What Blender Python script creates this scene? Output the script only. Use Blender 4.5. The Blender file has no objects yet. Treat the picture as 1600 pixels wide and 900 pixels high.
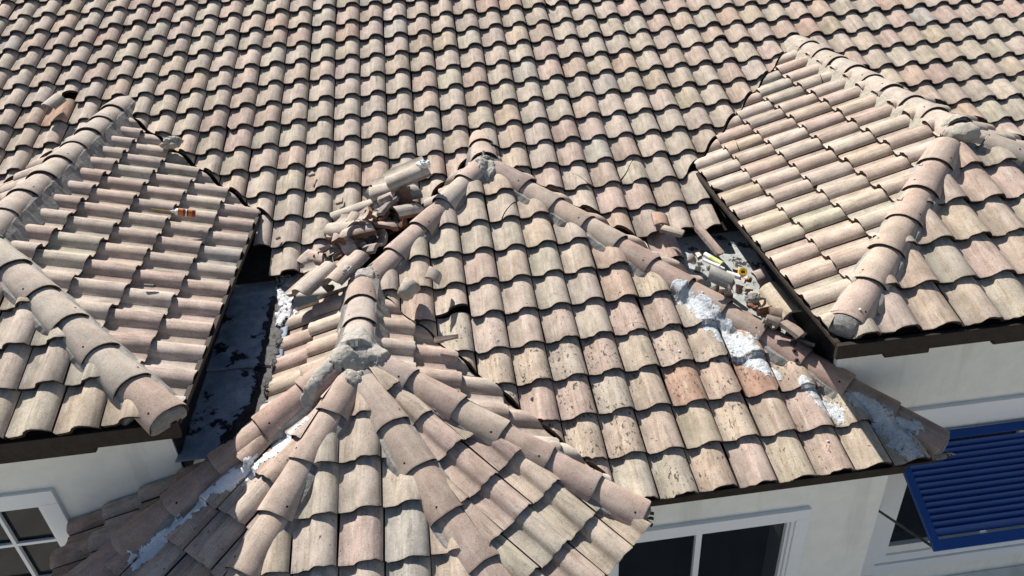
import bpy, bmesh, math, random
from mathutils import Vector, Matrix, noise
from mathutils.bvhtree import BVHTree

# ------------------------------------------------------------------ camera, sky, sun, exposure
S = bpy.context.scene
COL = S.collection
cam = bpy.data.cameras.new('camera')
cam.sensor_width = 36.0
cam.lens = 1175.05 / 1600 * 36
cam.clip_start = 0.05
cam.clip_end = 2000
cam_o = bpy.data.objects.new('camera', cam)
COL.objects.link(cam_o)
cam_o.location = (1.22176, -10.40509, 1.90545)
cam_o.rotation_euler = tuple(math.radians(a) for a in (58.17435, 3.44564, -6.57643))
S.camera = cam_o

LIGHT = Vector((0.43, -0.78, -1.0)).normalized()          # the way sunlight travels
EL = math.asin(-LIGHT.z)
W = bpy.data.worlds.new('World')
S.world = W
W.use_nodes = True
nt = W.node_tree
bg = nt.nodes['Background']
sky = nt.nodes.new('ShaderNodeTexSky')
sky.sky_type = 'NISHITA'
sky.sun_disc = False
sky.sun_elevation = EL
sky.sun_rotation = math.atan2(-LIGHT.x, -LIGHT.y)
nt.links.new(sky.outputs[0], bg.inputs[0])
bg.inputs[1].default_value = 0.055
sun = bpy.data.lights.new('sun', 'SUN')
sun.energy = 5.0
sun.angle = math.radians(0.5)
sun.color = (1.0, 0.95, 0.885)
sun_o = bpy.data.objects.new('sun', sun)
COL.objects.link(sun_o)
sun_o.rotation_euler = LIGHT.to_track_quat('-Z', 'Y').to_euler()
sun_o.location = (-6, 10, 14)
S.view_settings.view_transform = 'Standard'
S.view_settings.look = 'None'
S.view_settings.gamma = 1.0
S.view_settings.exposure = 0.70

rnd = random.Random(7)

# ------------------------------------------------------------------ materials
def nodes_of(name):
    m = bpy.data.materials.new(name)
    m.use_nodes = True
    t = m.node_tree
    b = t.nodes['Principled BSDF']
    return m, t, b

def N(t, typ, **kw):
    n = t.nodes.new(typ)
    for k, v in kw.items():
        if k.startswith('i_'):
            n.inputs[int(k[2:])].default_value = v
        else:
            setattr(n, k, v)
    return n

def L(t, a, b):
    t.links.new(a, b)

def mixc(t, fac, a, b, blend='MIX'):
    n = t.nodes.new('ShaderNodeMix')
    n.data_type = 'RGBA'
    n.blend_type = blend
    for sock, v in ((n.inputs[0], fac), (n.inputs[6], a), (n.inputs[7], b)):
        if hasattr(v, 'is_output'):
            t.links.new(v, sock)
        elif isinstance(v, (tuple, list)):
            sock.default_value = (*v[:3], 1)
        else:
            sock.default_value = v
    return n.outputs[2]

def math_n(t, op, a, b=0.0, c=0.0, clamp=False):
    n = t.nodes.new('ShaderNodeMath')
    n.operation = op
    n.use_clamp = clamp
    for i, v in enumerate((a, b, c)):
        if hasattr(v, 'is_output'):
            t.links.new(v, n.inputs[i])
        else:
            n.inputs[i].default_value = v
    return n.outputs[0]

def ramp(t, v, lo, hi, a=0.0, b=1.0):
    n = t.nodes.new('ShaderNodeMapRange')
    n.interpolation_type = 'SMOOTHSTEP'
    t.links.new(v, n.inputs[0])
    for i, x in enumerate((lo, hi, a, b)):
        n.inputs[i + 1].default_value = x
    return n.outputs[0]

def noise_n(t, vec, scale, detail=3.0, rough=0.55, stretch=None):
    if stretch:
        mp = t.nodes.new('ShaderNodeMapping')
        t.links.new(vec, mp.inputs[0])
        mp.inputs[3].default_value = stretch
        vec = mp.outputs[0]
    n = t.nodes.new('ShaderNodeTexNoise')
    t.links.new(vec, n.inputs['Vector'])
    n.inputs['Scale'].default_value = scale
    n.inputs['Detail'].default_value = detail
    n.inputs['Roughness'].default_value = rough
    return n.outputs[0]

def bump(t, b, h, strength=0.3, dist=0.01):
    n = t.nodes.new('ShaderNodeBump')
    n.inputs['Strength'].default_value = strength
    n.inputs['Distance'].default_value = dist
    t.links.new(h, n.inputs['Height'])
    t.links.new(n.outputs[0], b.inputs['Normal'])

def clay_mat(name, attr=False, cap=False):
    """weathered concrete tile: one colour per tile, streaks down the slope, speckle, lichen spots"""
    m, t, b = nodes_of(name)
    if attr:
        a = N(t, 'ShaderNodeAttribute', attribute_name='tint')
        base, alpha = a.outputs['Color'], a.outputs['Alpha']
        v = N(t, 'ShaderNodeAttribute', attribute_name='place')
        vec = v.outputs['Vector']
        sx = N(t, 'ShaderNodeSeparateXYZ')
        L(t, vec, sx.inputs[0])
        rand = math_n(t, 'FRACT', math_n(t, 'MULTIPLY', sx.outputs[2], 0.3137))
    else:
        oi = N(t, 'ShaderNodeObjectInfo')
        base, alpha, rand = oi.outputs['Color'], oi.outputs['Alpha'], oi.outputs['Random']
        tc = N(t, 'ShaderNodeTexCoord')
        cb = N(t, 'ShaderNodeCombineXYZ')
        L(t, math_n(t, 'MULTIPLY', rand, 41.0), cb.inputs[1])
        L(t, math_n(t, 'MULTIPLY', rand, 97.0), cb.inputs[2])
        ad = N(t, 'ShaderNodeVectorMath', operation='ADD')
        L(t, tc.outputs['Object'], ad.inputs[0])
        L(t, cb.outputs[0], ad.inputs[1])
        vec = ad.outputs[0]
        sx = N(t, 'ShaderNodeSeparateXYZ')
        L(t, tc.outputs['Object'], sx.inputs[0])
    blot = noise_n(t, vec, 7.0, 3, 0.6)
    streak = noise_n(t, vec, 1.0, 4, 0.6, stretch=(34, 2.6, 30))
    streak2 = noise_n(t, vec, 1.0, 3, 0.55, stretch=(21, 1.3, 17))
    fine = noise_n(t, vec, 240.0, 2, 0.7)
    mid = noise_n(t, vec, 60.0, 3, 0.65)
    c = mixc(t, 1.0, base, ramp_grey(t, blot, 0.3, 0.7, 0.82, 1.12), 'MULTIPLY')
    if not cap:
        grey = mixc(t, 1.0, c, (0.81, 0.80, 0.775), 'MULTIPLY')
        c = mixc(t, math_n(t, 'MULTIPLY', ramp(t, streak2, 0.48, 0.66), 0.75), c, grey)
        # pan and barrel often took the colour coat differently
        r2 = math_n(t, 'FRACT', math_n(t, 'MULTIPLY', rand, 7.31))
        pan = ramp(t, sx.outputs[0], 0.118, 0.150, 1.0, 0.0)
        two = math_n(t, 'MULTIPLY', math_n(t, 'GREATER_THAN', r2, 0.62), pan)
        c = mixc(t, math_n(t, 'MULTIPLY', two, ramp(t, streak, 0.3, 0.7, 0.25, 0.8)), c, mixc(t, 1.0, c, (0.70, 0.73, 0.70), 'MULTIPLY'))
        c = mixc(t, math_n(t, 'MULTIPLY', ramp(t, streak, 0.55, 0.70), 0.55), c, (0.60, 0.545, 0.455))
        c = mixc(t, math_n(t, 'MULTIPLY', ramp(t, streak, 0.47, 0.32), 0.60), c, mixc(t, 1.0, c, (0.60, 0.59, 0.54), 'MULTIPLY'))
    else:
        c = mixc(t, math_n(t, 'MULTIPLY', ramp(t, streak2, 0.5, 0.7), 0.35), c, (0.52, 0.49, 0.43))
    c = mixc(t, math_n(t, 'MULTIPLY', ramp(t, mid, 0.54, 0.70), 0.55), c, mixc(t, 1.0, c, (0.58, 0.55, 0.51), 'MULTIPLY'))
    grit = noise_n(t, vec, 120.0, 2, 0.6)
    c = mixc(t, 1.0, c, ramp_grey(t, fine, 0.3, 0.7, 0.70, 1.22), 'MULTIPLY')
    c = mixc(t, math_n(t, 'MULTIPLY', ramp(t, grit, 0.60, 0.70), 0.45), c, mixc(t, 1.0, c, (0.50, 0.47, 0.44), 'MULTIPLY'))
    c = mixc(t, math_n(t, 'MULTIPLY', ramp(t, grit, 0.38, 0.30), 0.30), c, (0.62, 0.57, 0.50))
    # lichen and tar spots, amount from the alpha of the tile's own colour
    d1 = noise_n(t, vec, 1.0, 4, 0.62, stretch=(46, 24, 40))
    d2 = noise_n(t, vec, 8.0, 2, 0.5)
    thr = math_n(t, 'SUBTRACT', 0.80, math_n(t, 'MULTIPLY', alpha, 0.20))
    sp = math_n(t, 'MULTIPLY', math_n(t, 'SUBTRACT', math_n(t, 'ADD', d1, math_n(t, 'MULTIPLY', math_n(t, 'SUBTRACT', d2, 0.5), 0.25)), thr), 22.0, clamp=True)
    c = mixc(t, math_n(t, 'MULTIPLY', sp, 0.85), c, (0.045, 0.035, 0.028))
    L(t, c, b.inputs['Base Color'])
    b.inputs['Roughness'].default_value = 0.88
    b.inputs['Specular IOR Level'].default_value = 0.25
    bump(t, b, math_n(t, 'ADD', fine, math_n(t, 'MULTIPLY', mid, 1.2)), 0.28, 0.004)
    return m

def ramp_grey(t, v, lo, hi, a, b):
    r = ramp(t, v, lo, hi, a, b)
    cb = t.nodes.new('ShaderNodeCombineColor')
    for i in range(3):
        t.links.new(r, cb.inputs[i])
    return cb.outputs[0]

def rough_mat(name, c1, c2, scale=20.0, rough=0.9, strength=0.5, dist=0.01, crack=None, spot=None, spot_scale=6.0, spot_lo=0.55, spec=0.2, metal=0.0, grain=0.13, drip=None):
    m, t, b = nodes_of(name)
    tc = N(t, 'ShaderNodeTexCoord')
    vec = tc.outputs['Object']
    n1 = noise_n(t, vec, scale, 5, 0.65)
    n2 = noise_n(t, vec, scale * 9, 3, 0.7)
    c = mixc(t, ramp(t, n1, 0.35, 0.65), c1, c2)
    c = mixc(t, 1.0, c, ramp_grey(t, n2, 0.3, 0.7, 1 - grain, 1 + grain), 'MULTIPLY')
    h = math_n(t, 'ADD', n1, math_n(t, 'MULTIPLY', n2, 0.35))
    if crack:
        vo = t.nodes.new('ShaderNodeTexVoronoi')
        vo.feature = 'DISTANCE_TO_EDGE'
        vo.inputs['Scale'].default_value = crack
        wv = N(t, 'ShaderNodeVectorMath', operation='ADD')
        L(t, vec, wv.inputs[0])
        nn = t.nodes.new('ShaderNodeTexNoise')
        nn.inputs['Scale'].default_value = 9
        L(t, vec, nn.inputs['Vector'])
        sc = N(t, 'ShaderNodeVectorMath', operation='SCALE')
        sc.inputs[3].default_value = 0.12
        L(t, nn.outputs[1], sc.inputs[0])
        L(t, sc.outputs[0], wv.inputs[1])
        L(t, wv.outputs[0], vo.inputs['Vector'])
        k = ramp(t, vo.outputs[0], 0.0, 0.022, 0.0, 1.0)
        c = mixc(t, math_n(t, 'MULTIPLY', math_n(t, 'SUBTRACT', 1.0, k), 0.45), c, (0.10, 0.095, 0.09))
        h = math_n(t, 'ADD', h, math_n(t, 'MULTIPLY', k, 0.8))
    if drip:
        s0 = noise_n(t, vec, 1.0, 4, 0.6, stretch=(5.5, 5.5, .55))
        c = mixc(t, math_n(t, 'MULTIPLY', ramp(t, s0, 0.50, 0.72), 0.5), c, drip)
    if spot:
        s1 = noise_n(t, vec, spot_scale, 6, 0.68)
        c = mixc(t, ramp(t, s1, spot_lo, spot_lo + 0.05), c, spot)
    L(t, c, b.inputs['Base Color'])
    b.inputs['Roughness'].default_value = rough
    b.inputs['Metallic'].default_value = metal
    b.inputs['Specular IOR Level'].default_value = spec
    bump(t, b, h, strength, dist)
    return m

M_TILE = clay_mat('clay_tile')
M_TILE_FAR = clay_mat('clay_tile_joined', attr=True)
M_CAP = clay_mat('clay_cap', cap=True)
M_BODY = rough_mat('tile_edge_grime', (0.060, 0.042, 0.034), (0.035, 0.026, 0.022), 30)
M_BREAK = rough_mat('broken_clay', (0.30, 0.27, 0.25), (0.20, 0.16, 0.14), 22)
M_RUST = rough_mat('broken_red_clay', (0.24, 0.12, 0.075), (0.15, 0.085, 0.06), 18)
M_DOT = rough_mat('nail_hole', (0.02, 0.016, 0.014), (0.015, 0.012, 0.01), 30)
M_FELT = rough_mat('roofing_felt', (0.030, 0.024, 0.021), (0.016, 0.014, 0.013), 14)
M_MORTAR = rough_mat('grey_mortar', (0.42, 0.395, 0.35), (0.34, 0.32, 0.285), 24, strength=0.5, dist=0.01, crack=7.0)
M_BED = rough_mat('hip_mortar', (0.33, 0.31, 0.285), (0.25, 0.24, 0.22), 20, strength=0.6, dist=0.012)
M_MORTAR_PLAIN = rough_mat('painted_mortar', (0.245, 0.235, 0.225), (0.19, 0.185, 0.178), 18, strength=0.9, dist=0.02)
M_MORTAR_CREAM = rough_mat('cream_mortar', (0.46, 0.42, 0.35), (0.37, 0.34, 0.285), 26, strength=0.7, dist=0.02)
M_SEAL = rough_mat('white_sealant', (0.72, 0.74, 0.755), (0.50, 0.55, 0.585), 26, rough=0.6, strength=1.0, dist=0.02, grain=0.25, spot=(0.20, 0.21, 0.22), spot_scale=22, spot_lo=0.60)
M_SEAL_LIFT = rough_mat('shade_lifted_sealant', (0.86, 0.88, 0.90), (0.70, 0.74, 0.78), 22, rough=0.6, strength=0.8, dist=0.015, grain=0.12, spot=(0.30, 0.30, 0.31), spot_scale=20, spot_lo=0.66)  # same sealant painted whiter to offset the shade along the bay hip
M_FOIL = rough_mat('silver_patch', (0.85, 0.86, 0.88), (0.55, 0.57, 0.60), 25, rough=0.35, strength=1.0, dist=0.03, spot=(0.05, 0.05, 0.06), spot_scale=26, spot_lo=0.57, spec=0.5, metal=0.2)
M_MEMB_DARK = rough_mat('tarred_membrane', (0.25, 0.30, 0.36), (0.17, 0.215, 0.27), 5, rough=0.7, strength=0.35, dist=0.01, spot=(0.012, 0.012, 0.015), spot_scale=3.4, spot_lo=0.57)
M_MEMB_GREY = rough_mat('grey_membrane', (0.42, 0.44, 0.43), (0.31, 0.33, 0.33), 14, rough=0.8, strength=0.4, dist=0.01, spot=(0.04, 0.038, 0.036), spot_scale=7, spot_lo=0.56)
M_TAR = rough_mat('black_tar', (0.010, 0.010, 0.012), (0.020, 0.020, 0.024), 12, rough=0.55)
M_WOOD = rough_mat('dark_eave_wood', (0.036, 0.026, 0.020), (0.024, 0.018, 0.014), 12, rough=0.7)
M_STUCCO = rough_mat('cream_stucco', (0.84, 0.825, 0.755), (0.82, 0.805, 0.74), 0.8, rough=0.92, strength=0.16, dist=0.002, grain=0.035, drip=(0.62, 0.60, 0.53), spot=(0.72, 0.71, 0.66), spot_scale=2, spot_lo=0.68)
M_FRAME = rough_mat('white_trim', (0.84, 0.85, 0.85), (0.82, 0.83, 0.83), 3.0, grain=0.01, rough=0.45, strength=0.05, dist=0.002, spec=0.4)
M_BLUE = rough_mat('blue_paint', (0.010, 0.066, 0.27), (0.009, 0.058, 0.25), 5.0, grain=0.03, rough=0.45, strength=0.08, dist=0.002, spec=0.4)
M_STEEL = rough_mat('dark_steel', (0.03, 0.035, 0.045), (0.02, 0.025, 0.03), 9.0, rough=0.4, strength=0.05, spec=0.5)
M_CURTAIN = rough_mat('dim_curtain', (0.06, 0.075, 0.085), (0.04, 0.05, 0.06), 2.0)
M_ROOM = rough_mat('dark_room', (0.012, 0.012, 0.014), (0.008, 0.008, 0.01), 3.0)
M_GROUND = rough_mat('ground_paving', (0.42, 0.40, 0.36), (0.34, 0.33, 0.30), 0.4)
M_PLASTIC_W = rough_mat('white_plastic', (0.82, 0.82, 0.80), (0.75, 0.75, 0.73), 10, rough=0.4, strength=0.05)
M_PLASTIC_Y = rough_mat('yellow_plastic', (0.66, 0.42, 0.03), (0.58, 0.36, 0.03), 10, rough=0.4, strength=0.05)
M_LABEL_G = rough_mat('lime_label', (0.58, 0.62, 0.26), (0.50, 0.55, 0.20), 14, rough=0.5, strength=0.05)
M_LABEL_R = rough_mat('red_label', (0.26, 0.050, 0.040), (0.18, 0.035, 0.03), 30, rough=0.4, strength=0.05)
M_LABEL_O = rough_mat('orange_label', (0.50, 0.20, 0.05), (0.40, 0.14, 0.035), 30, rough=0.4, strength=0.05)
M_FOAM = rough_mat('yellow_foam', (0.55, 0.40, 0.06), (0.45, 0.30, 0.04), 40, strength=1.0, dist=0.02)

m, t, b = nodes_of('window_glass')
b.inputs['Base Color'].default_value = (0.012, 0.016, 0.020, 1)
b.inputs['Roughness'].default_value = 0.04
b.inputs['IOR'].default_value = 1.5
b.inputs['Alpha'].default_value = 0.62
M_GLASS = m

# ------------------------------------------------------------------ object helpers
def empty(name, loc, label, cat, group=None):
    o = bpy.data.objects.new(name, None)
    COL.objects.link(o)
    o.location = loc
    o.empty_display_size = 0.2
    o['label'] = label
    o['category'] = cat
    if group:
        o['group'] = group
    return o

def base_of(o):
    """world position of a thing or part (no thing or part above a tile is ever turned)"""
    v = Vector(o.location)
    while o.parent:
        o = o.parent
        v += Vector(o.location)
    return v

def link(name, me, parent=None, mat=None):
    o = bpy.data.objects.new(name, me)
    COL.objects.link(o)
    if parent:
        o.parent = parent
        o.matrix_basis = Matrix.Translation(-base_of(parent)) @ (mat or Matrix())
    elif mat:
        o.matrix_basis = mat
    return o

def mesh(name, verts, faces, mats, mi=None, smooth=False):
    me = bpy.data.meshes.new(name)
    me.from_pydata([tuple(v) for v in verts], [], faces)
    for m in mats:
        me.materials.append(m)
    if mi:
        me.polygons.foreach_set('material_index', mi)
    if smooth:
        me.polygons.foreach_set('use_smooth', [True] * len(faces))
    me.update()
    return me

class MB:
    """collects boxes and bars in world coordinates, then builds one mesh"""
    def __init__(s):
        s.v, s.f = [], []
    def box(s, a, b):
        n = len(s.v)
        x0, y0, z0 = a
        x1, y1, z1 = b
        s.v += [(x0,y0,z0),(x1,y0,z0),(x1,y1,z0),(x0,y1,z0),(x0,y0,z1),(x1,y0,z1),(x1,y1,z1),(x0,y1,z1)]
        s.f += [tuple(n+i for i in q) for q in ((3,2,1,0),(4,5,6,7),(0,1,5,4),(1,2,6,5),(2,3,7,6),(3,0,4,7))]
        return s
    def obox(s, M, a, b):
        n = len(s.v)
        s.box(a, b)
        for i in range(n, len(s.v)):
            s.v[i] = tuple(M @ Vector(s.v[i]))
        return s
    def bar(s, a, b, r, k=8, r2=None):
        a, b = Vector(a), Vector(b)
        q = (b - a).normalized().to_track_quat('Z', 'Y').to_matrix()
        n = len(s.v)
        for P, rr in ((a, r), (b, r if r2 is None else r2)):
            for i in range(k):
                w = 2 * math.pi * i / k
                s.v.append(tuple(P + q @ Vector((rr*math.cos(w), rr*math.sin(w), 0))))
        for i in range(k):
            j = (i + 1) % k
            s.f.append((n+i, n+j, n+k+j, n+k+i))
        s.f.append(tuple(n+i for i in reversed(range(k))))
        s.f.append(tuple(n+k+i for i in range(k)))
        return s
    def build(s, name, mat, parent=None, bevel=0.0):
        off = base_of(parent) if parent else Vector((0, 0, 0))
        me = mesh(name, [Vector(v) - off for v in s.v], s.f, [mat])
        o = bpy.data.objects.new(name, me)
        COL.objects.link(o)
        if parent:
            o.parent = parent
        if bevel:
            bv = o.modifiers.new('bevel', 'BEVEL')
            bv.width = bevel
            bv.segments = 2
        return o

BV, BF = [], []                        # everything a drape can lie on
def collect(me, M):
    n = len(BV)
    BV.extend(M @ v.co for v in me.vertices)
    BF.extend([tuple(n + i for i in p.vertices) for p in me.polygons])

# ------------------------------------------------------------------ the S tile
TW, TL = 0.30, 0.43
RISE, THICK = 0.056, 0.034
PROF = [(0.035,.010),(0.09,.004),(0.18,.001),(0.29,.003),(0.375,.009),(0.41,.020),(0.44,.038),(0.49,.055),(0.57,.067),(0.67,.072),(0.77,.070),(0.86,.060),(0.93,.045),(0.98,.028),(1.00,.012)]

def tile_mesh(seed=0, mats=(None, None), rag=0.0):
    r = random.Random(seed)
    me = bpy.data.meshes.new('tile')
    bm = bmesh.new()
    rows = (0.0, 0.012, TL)
    top, bot = [], []
    for y in rows:
        tl, bl = [], []
        for i, (u, h) in enumerate(PROF):
            yy = y + ((r.uniform(-1, 1) * 0.004 + math.sin(i * 1.3 + seed) * 0.003) * (1 if y == 0 else 0)) - rag * (y == 0) * r.random()
            lift = RISE * (1 - y / TL)
            drop = 0.004 if y == 0 else 0
            tl.append(bm.verts.new((u * TW, yy, h + lift - drop)))
            bl.append(bm.verts.new((u * TW, yy + (0.004 if y == 0 else 0), h + lift - THICK * (1.0 if h > 0.02 else 1.15))))
        top.append(tl)
        bot.append(bl)
    n = len(PROF)
    def face(vs, mi, sm):
        f = bm.faces.new(vs)
        f.material_index = mi
        f.smooth = sm
    for k in range(2):
        for i in range(n - 1):
            face((top[k][i], top[k][i+1], top[k+1][i+1], top[k+1][i]), 0, True)
            if k == 0:
                pass
    for i in range(n - 1):
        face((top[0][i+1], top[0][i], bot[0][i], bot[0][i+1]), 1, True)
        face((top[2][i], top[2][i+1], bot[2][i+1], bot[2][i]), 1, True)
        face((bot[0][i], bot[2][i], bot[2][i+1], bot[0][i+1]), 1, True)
    for i, rev in ((0, False), (n - 1, True)):
        ring = [top[0][i], top[1][i], top[2][i], bot[2][i], bot[0][i]]
        face(ring if rev else ring[::-1], 1, False)
    for v in bot[1]:
        bm.verts.remove(v)
    bm.edges.ensure_lookup_table()
    for e in bm.edges:
        if len(e.link_faces) == 2:
            a, b = e.link_faces
            if a.material_index != b.material_index or a.normal.angle(b.normal, 0) > 1.0:
                e.smooth = False
    bm.normal_update()
    for e in bm.edges:
        if len(e.link_faces) == 2 and e.link_faces[0].material_index != e.link_faces[1].material_index:
            e.smooth = False
    bm.to_mesh(me)
    bm.free()
    for m in mats:
        me.materials.append(m)
    me.update()
    return me

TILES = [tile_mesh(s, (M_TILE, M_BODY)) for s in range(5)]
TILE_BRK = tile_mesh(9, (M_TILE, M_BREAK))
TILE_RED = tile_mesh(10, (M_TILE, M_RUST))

def cut(me, planes, name='tile'):
    """copy of a mesh with everything on the positive side of each (point, normal) removed and the cut closed"""
    bm = bmesh.new()
    bm.from_mesh(me)
    for co, no in planes:
        r = bmesh.ops.bisect_plane(bm, geom=bm.verts[:] + bm.edges[:] + bm.faces[:], plane_co=co, plane_no=no, clear_outer=True)
        es = [e for e in r['geom_cut'] if isinstance(e, bmesh.types.BMEdge) and e.is_valid]
        if es:
            try:
                ff = bmesh.ops.edgenet_fill(bm, edges=es)['faces']
                for f in ff:
                    f.material_index = 1
                    f.smooth = False
            except Exception:
                pass
            for e in es:
                if e.is_valid:
                    e.smooth = False
        if not bm.faces:
            break
    if len(bm.faces) < 3:
        bm.free()
        return None
    out = bpy.data.meshes.new(name)
    bm.to_mesh(out)
    bm.free()
    for m in me.materials:
        out.materials.append(m)
    out.update()
    return out

def cracked(me, co, no, gap=0.006):
    """the tile broken in two along a plane, both halves still lying in place"""
    no = Vector(no).normalized()
    co = Vector(co)
    a = cut(me, [(co - no * gap * .5, no)])
    b = cut(me, [(co + no * gap * .5, -no)])
    if not a or not b:
        return me
    bm = bmesh.new()
    bm.from_mesh(b)
    bmesh.ops.rotate(bm, verts=bm.verts, cent=co, matrix=Matrix.Rotation(0.035, 3, 'Z'))
    bmesh.ops.translate(bm, verts=bm.verts, vec=(0, 0, -0.005))
    bm.from_mesh(a)
    out = bpy.data.meshes.new('tile')
    bm.to_mesh(out)
    bm.free()
    for m in me.materials:
        out.materials.append(m)
    return out

# ------------------------------------------------------------------ colours of tiles (linear base colours)
CREAM = [(.50,.430,.362),(.52,.455,.385),(.48,.415,.352),(.50,.438,.375)]
PINK = [(.48,.372,.312),(.46,.352,.298),(.50,.40,.338),(.45,.348,.298)]
GREEN = [(.46,.418,.338),(.475,.43,.345),(.445,.41,.34)]
TAN = [(.48,.40,.312),(.46,.378,.29),(.50,.42,.325)]
PEACH = [(.52,.385,.305),(.50,.36,.285),(.53,.41,.325)]
SLATE = [(.42,.41,.375),(.43,.415,.38)]
TERRA = [(.46,.305,.225),(.45,.29,.215)]
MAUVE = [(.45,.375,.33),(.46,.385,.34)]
def pick(r, *mix):
    k = r.random() * sum(w for _, w in mix)
    for pal, w in mix:
        k -= w
        if k <= 0:
            break
    c = r.choice(pal)
    f = r.uniform(0.93, 1.06)
    if len(mix) > 2:                 # weather has pulled neighbouring tiles towards one dusty pink beige
        c = [x * .68 + y * .32 for x, y in zip(c, (.490, .388, .315))]
    return tuple(min(0.8, x * f * r.uniform(0.98, 1.02)) for x in c)

# ------------------------------------------------------------------ planes and lines of the roofs (metres)
FACES = {
 'M': dict(o=(0,0,0), ur=(.99999,-.00388,0), d=(-.00358,-.92335,-.38394), e=.3580, ref='j'),
 'Lr': dict(o=(-2.069,-1.7283,-.7311), ur=(.00164,1,0), d=(.9254,-.00152,-.37898), e=.3636, ref='c'),
 'Lf': dict(o=(-1.8199,-5.7781,-.9933), ur=(.99997,.00719,0), d=(.00663,-.92263,-.38564), e=.3537, ref='j'),
 'Ll': dict(o=(-3.27,-1.38,-.905), ur=(0,-1,0), d=(-.9254,0,-.37898), e=.3636, ref='c'),
 'Rl': dict(o=(5.164,-2.408,-.7638), ur=(-.01279,-.99992,0), d=(-.92405,.01182,-.38209), e=.3620, ref='j'),
 'Rf': dict(o=(4.4126,-6.0429,-1.1677), ur=(.99998,-.00594,0), d=(-.00548,-.92214,-.38681), e=.3661, ref='j'),
 'Rr': dict(o=(7.394,-1.747,-1.304), ur=(0,1,0), d=(.92405,0,-.38209), e=.3620, ref='c'),
 'Cf': dict(o=(1.5439,-3.5615,-1.2249), ur=(.99993,.01219,0), d=(.01144,-.9387,-.34455), e=.3676, ref='j'),
 'Cr': dict(o=(2.457,-3.13,-1.396), ur=(0,1,0), d=(.9265,0,-.3764), e=.3565, ref='c'),
 'Cl': dict(o=(1.11,-2.80,-1.300), ur=(0,-1,0), d=(-.9265,0,-.3764), e=.3600, ref='j'),
 'Df': dict(o=(.2213,-6.4374,-1.8287), ur=(.99999,-.00338,0), d=(-.00313,-.9255,-.37873), e=.3600, ref='j'),
 'Dd': dict(o=(1.1027,-6.749,-2.002), ur=(.74879,.66281,0), d=(.62246,-.7032,-.34359), e=.3364, ref='j'),
 'Dr': dict(o=(.7993,-5.0148,-1.6805), ur=(-.00259,1,0), d=(.92232,.00239,-.38641), e=.3659, ref='c'),
 'Dl': dict(o=(-.10,-4.673,-1.730), ur=(0,-1,0), d=(-.9265,0,-.3764), e=.3300, ref='j'),
 'De': dict(o=(-.407,-6.749,-2.002), ur=(.74879,-.66281,0), d=(-.62246,-.7032,-.34359), e=.3364, ref='j'),
}
for f in FACES.values():
    f['o'], f['ur'], f['d'] = Vector(f['o']), Vector(f['ur']).normalized(), Vector(f['d']).normalized()
    f['n'] = (-f['d']).cross(f['ur']).normalized() * -1
    if f['n'].z < 0:
        f['n'] = -f['n']
    # height of the measured node over the tile bed, and where it sits across the tile
    f['h'], f['u'] = (0.066, 1.0) if f['ref'] == 'j' else (0.124, 0.72)

def half(p, q, side):
    """half plane in plan: keeps the side of line p-q where the point 'side' lies"""
    p, q = Vector(p[:2]), Vector(q[:2])
    n = Vector((-(q - p).y, (q - p).x)).normalized()
    if n.dot(Vector(side[:2]) - p) < 0:
        n = -n
    return (p, n)

def shift(h, a):
    return (h[0] + h[1] * a, h[1])

LINES = {   # crown lines of the ridges and hips: point, direction down the line
 'rL': ((-2.455,-2,-.5), (0,-1,0)), 'hL': ((-2.231,-5,-.593), (.687,-.670,-.282)),
 'rR': ((5.63,-2,-.495), (0,-1,0)), 'hR': ((5.217,-5,-.655), (-.690,-.667,-.282)),
 'rC': ((1.599,-2,-.973), (0,-1,0)), 'hCl': ((-.12,-5,-1.672), (-.643,-.720,-.261)), 'hCr': ((3.356,-5,-1.687), (.650,-.712,-.264)),
 'rD': ((.348,-2,-1.418), (0,-1,0)), 'h4': ((-.511,-5,-1.058), (.794,-.509,-.332)), 'h3': ((-.06,-5,-1.167), (.457,-.824,-.336)),
}
LINES = {k: (Vector(a), Vector(d).normalized()) for k, (a, d) in LINES.items()}
def mirror(k, x):
    a, d = LINES[k]
    return (Vector((2*x - a.x, a.y, a.z)), Vector((-d.x, d.y, d.z)))
LINES['hL2'] = mirror('hL', -2.455)
LINES['hR2'] = mirror('hR', 5.63)
LINES['h1'] = mirror('h4', .348)
LINES['h2'] = mirror('h3', .348)
LINES['h1'][0].z += .025

def lp(k, s):
    a, d = LINES[k]
    return a + d * s
def hl(k, side):
    # tiles stop short of the hip line; the mortar bed fills the rest under the caps
    return shift(half(lp(k, 0), lp(k, 1), side), {'h': .085, 'r': .05}[k[0]])
def plane_of(k):
    f = FACES[k]
    return f['n'], f['n'].dot(f['o']) - f['h']
def meet(a, b):
    """plan line where two roof planes cross"""
    (n1, d1), (n2, d2) = plane_of(a), plane_of(b)
    dr = n1.cross(n2).normalized()
    A = Matrix((n1, n2, dr))
    p = A.inverted() @ Vector((d1, d2, 0))
    return p, p + dr
def ml(a, b, side, off=0.0):
    p, q = meet(a, b)
    return shift(half(p, q, side), off)
def zat(k, x, y):
    n, d = plane_of(k)
    return (d - n.x * x - n.y * y) / n.z

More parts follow.
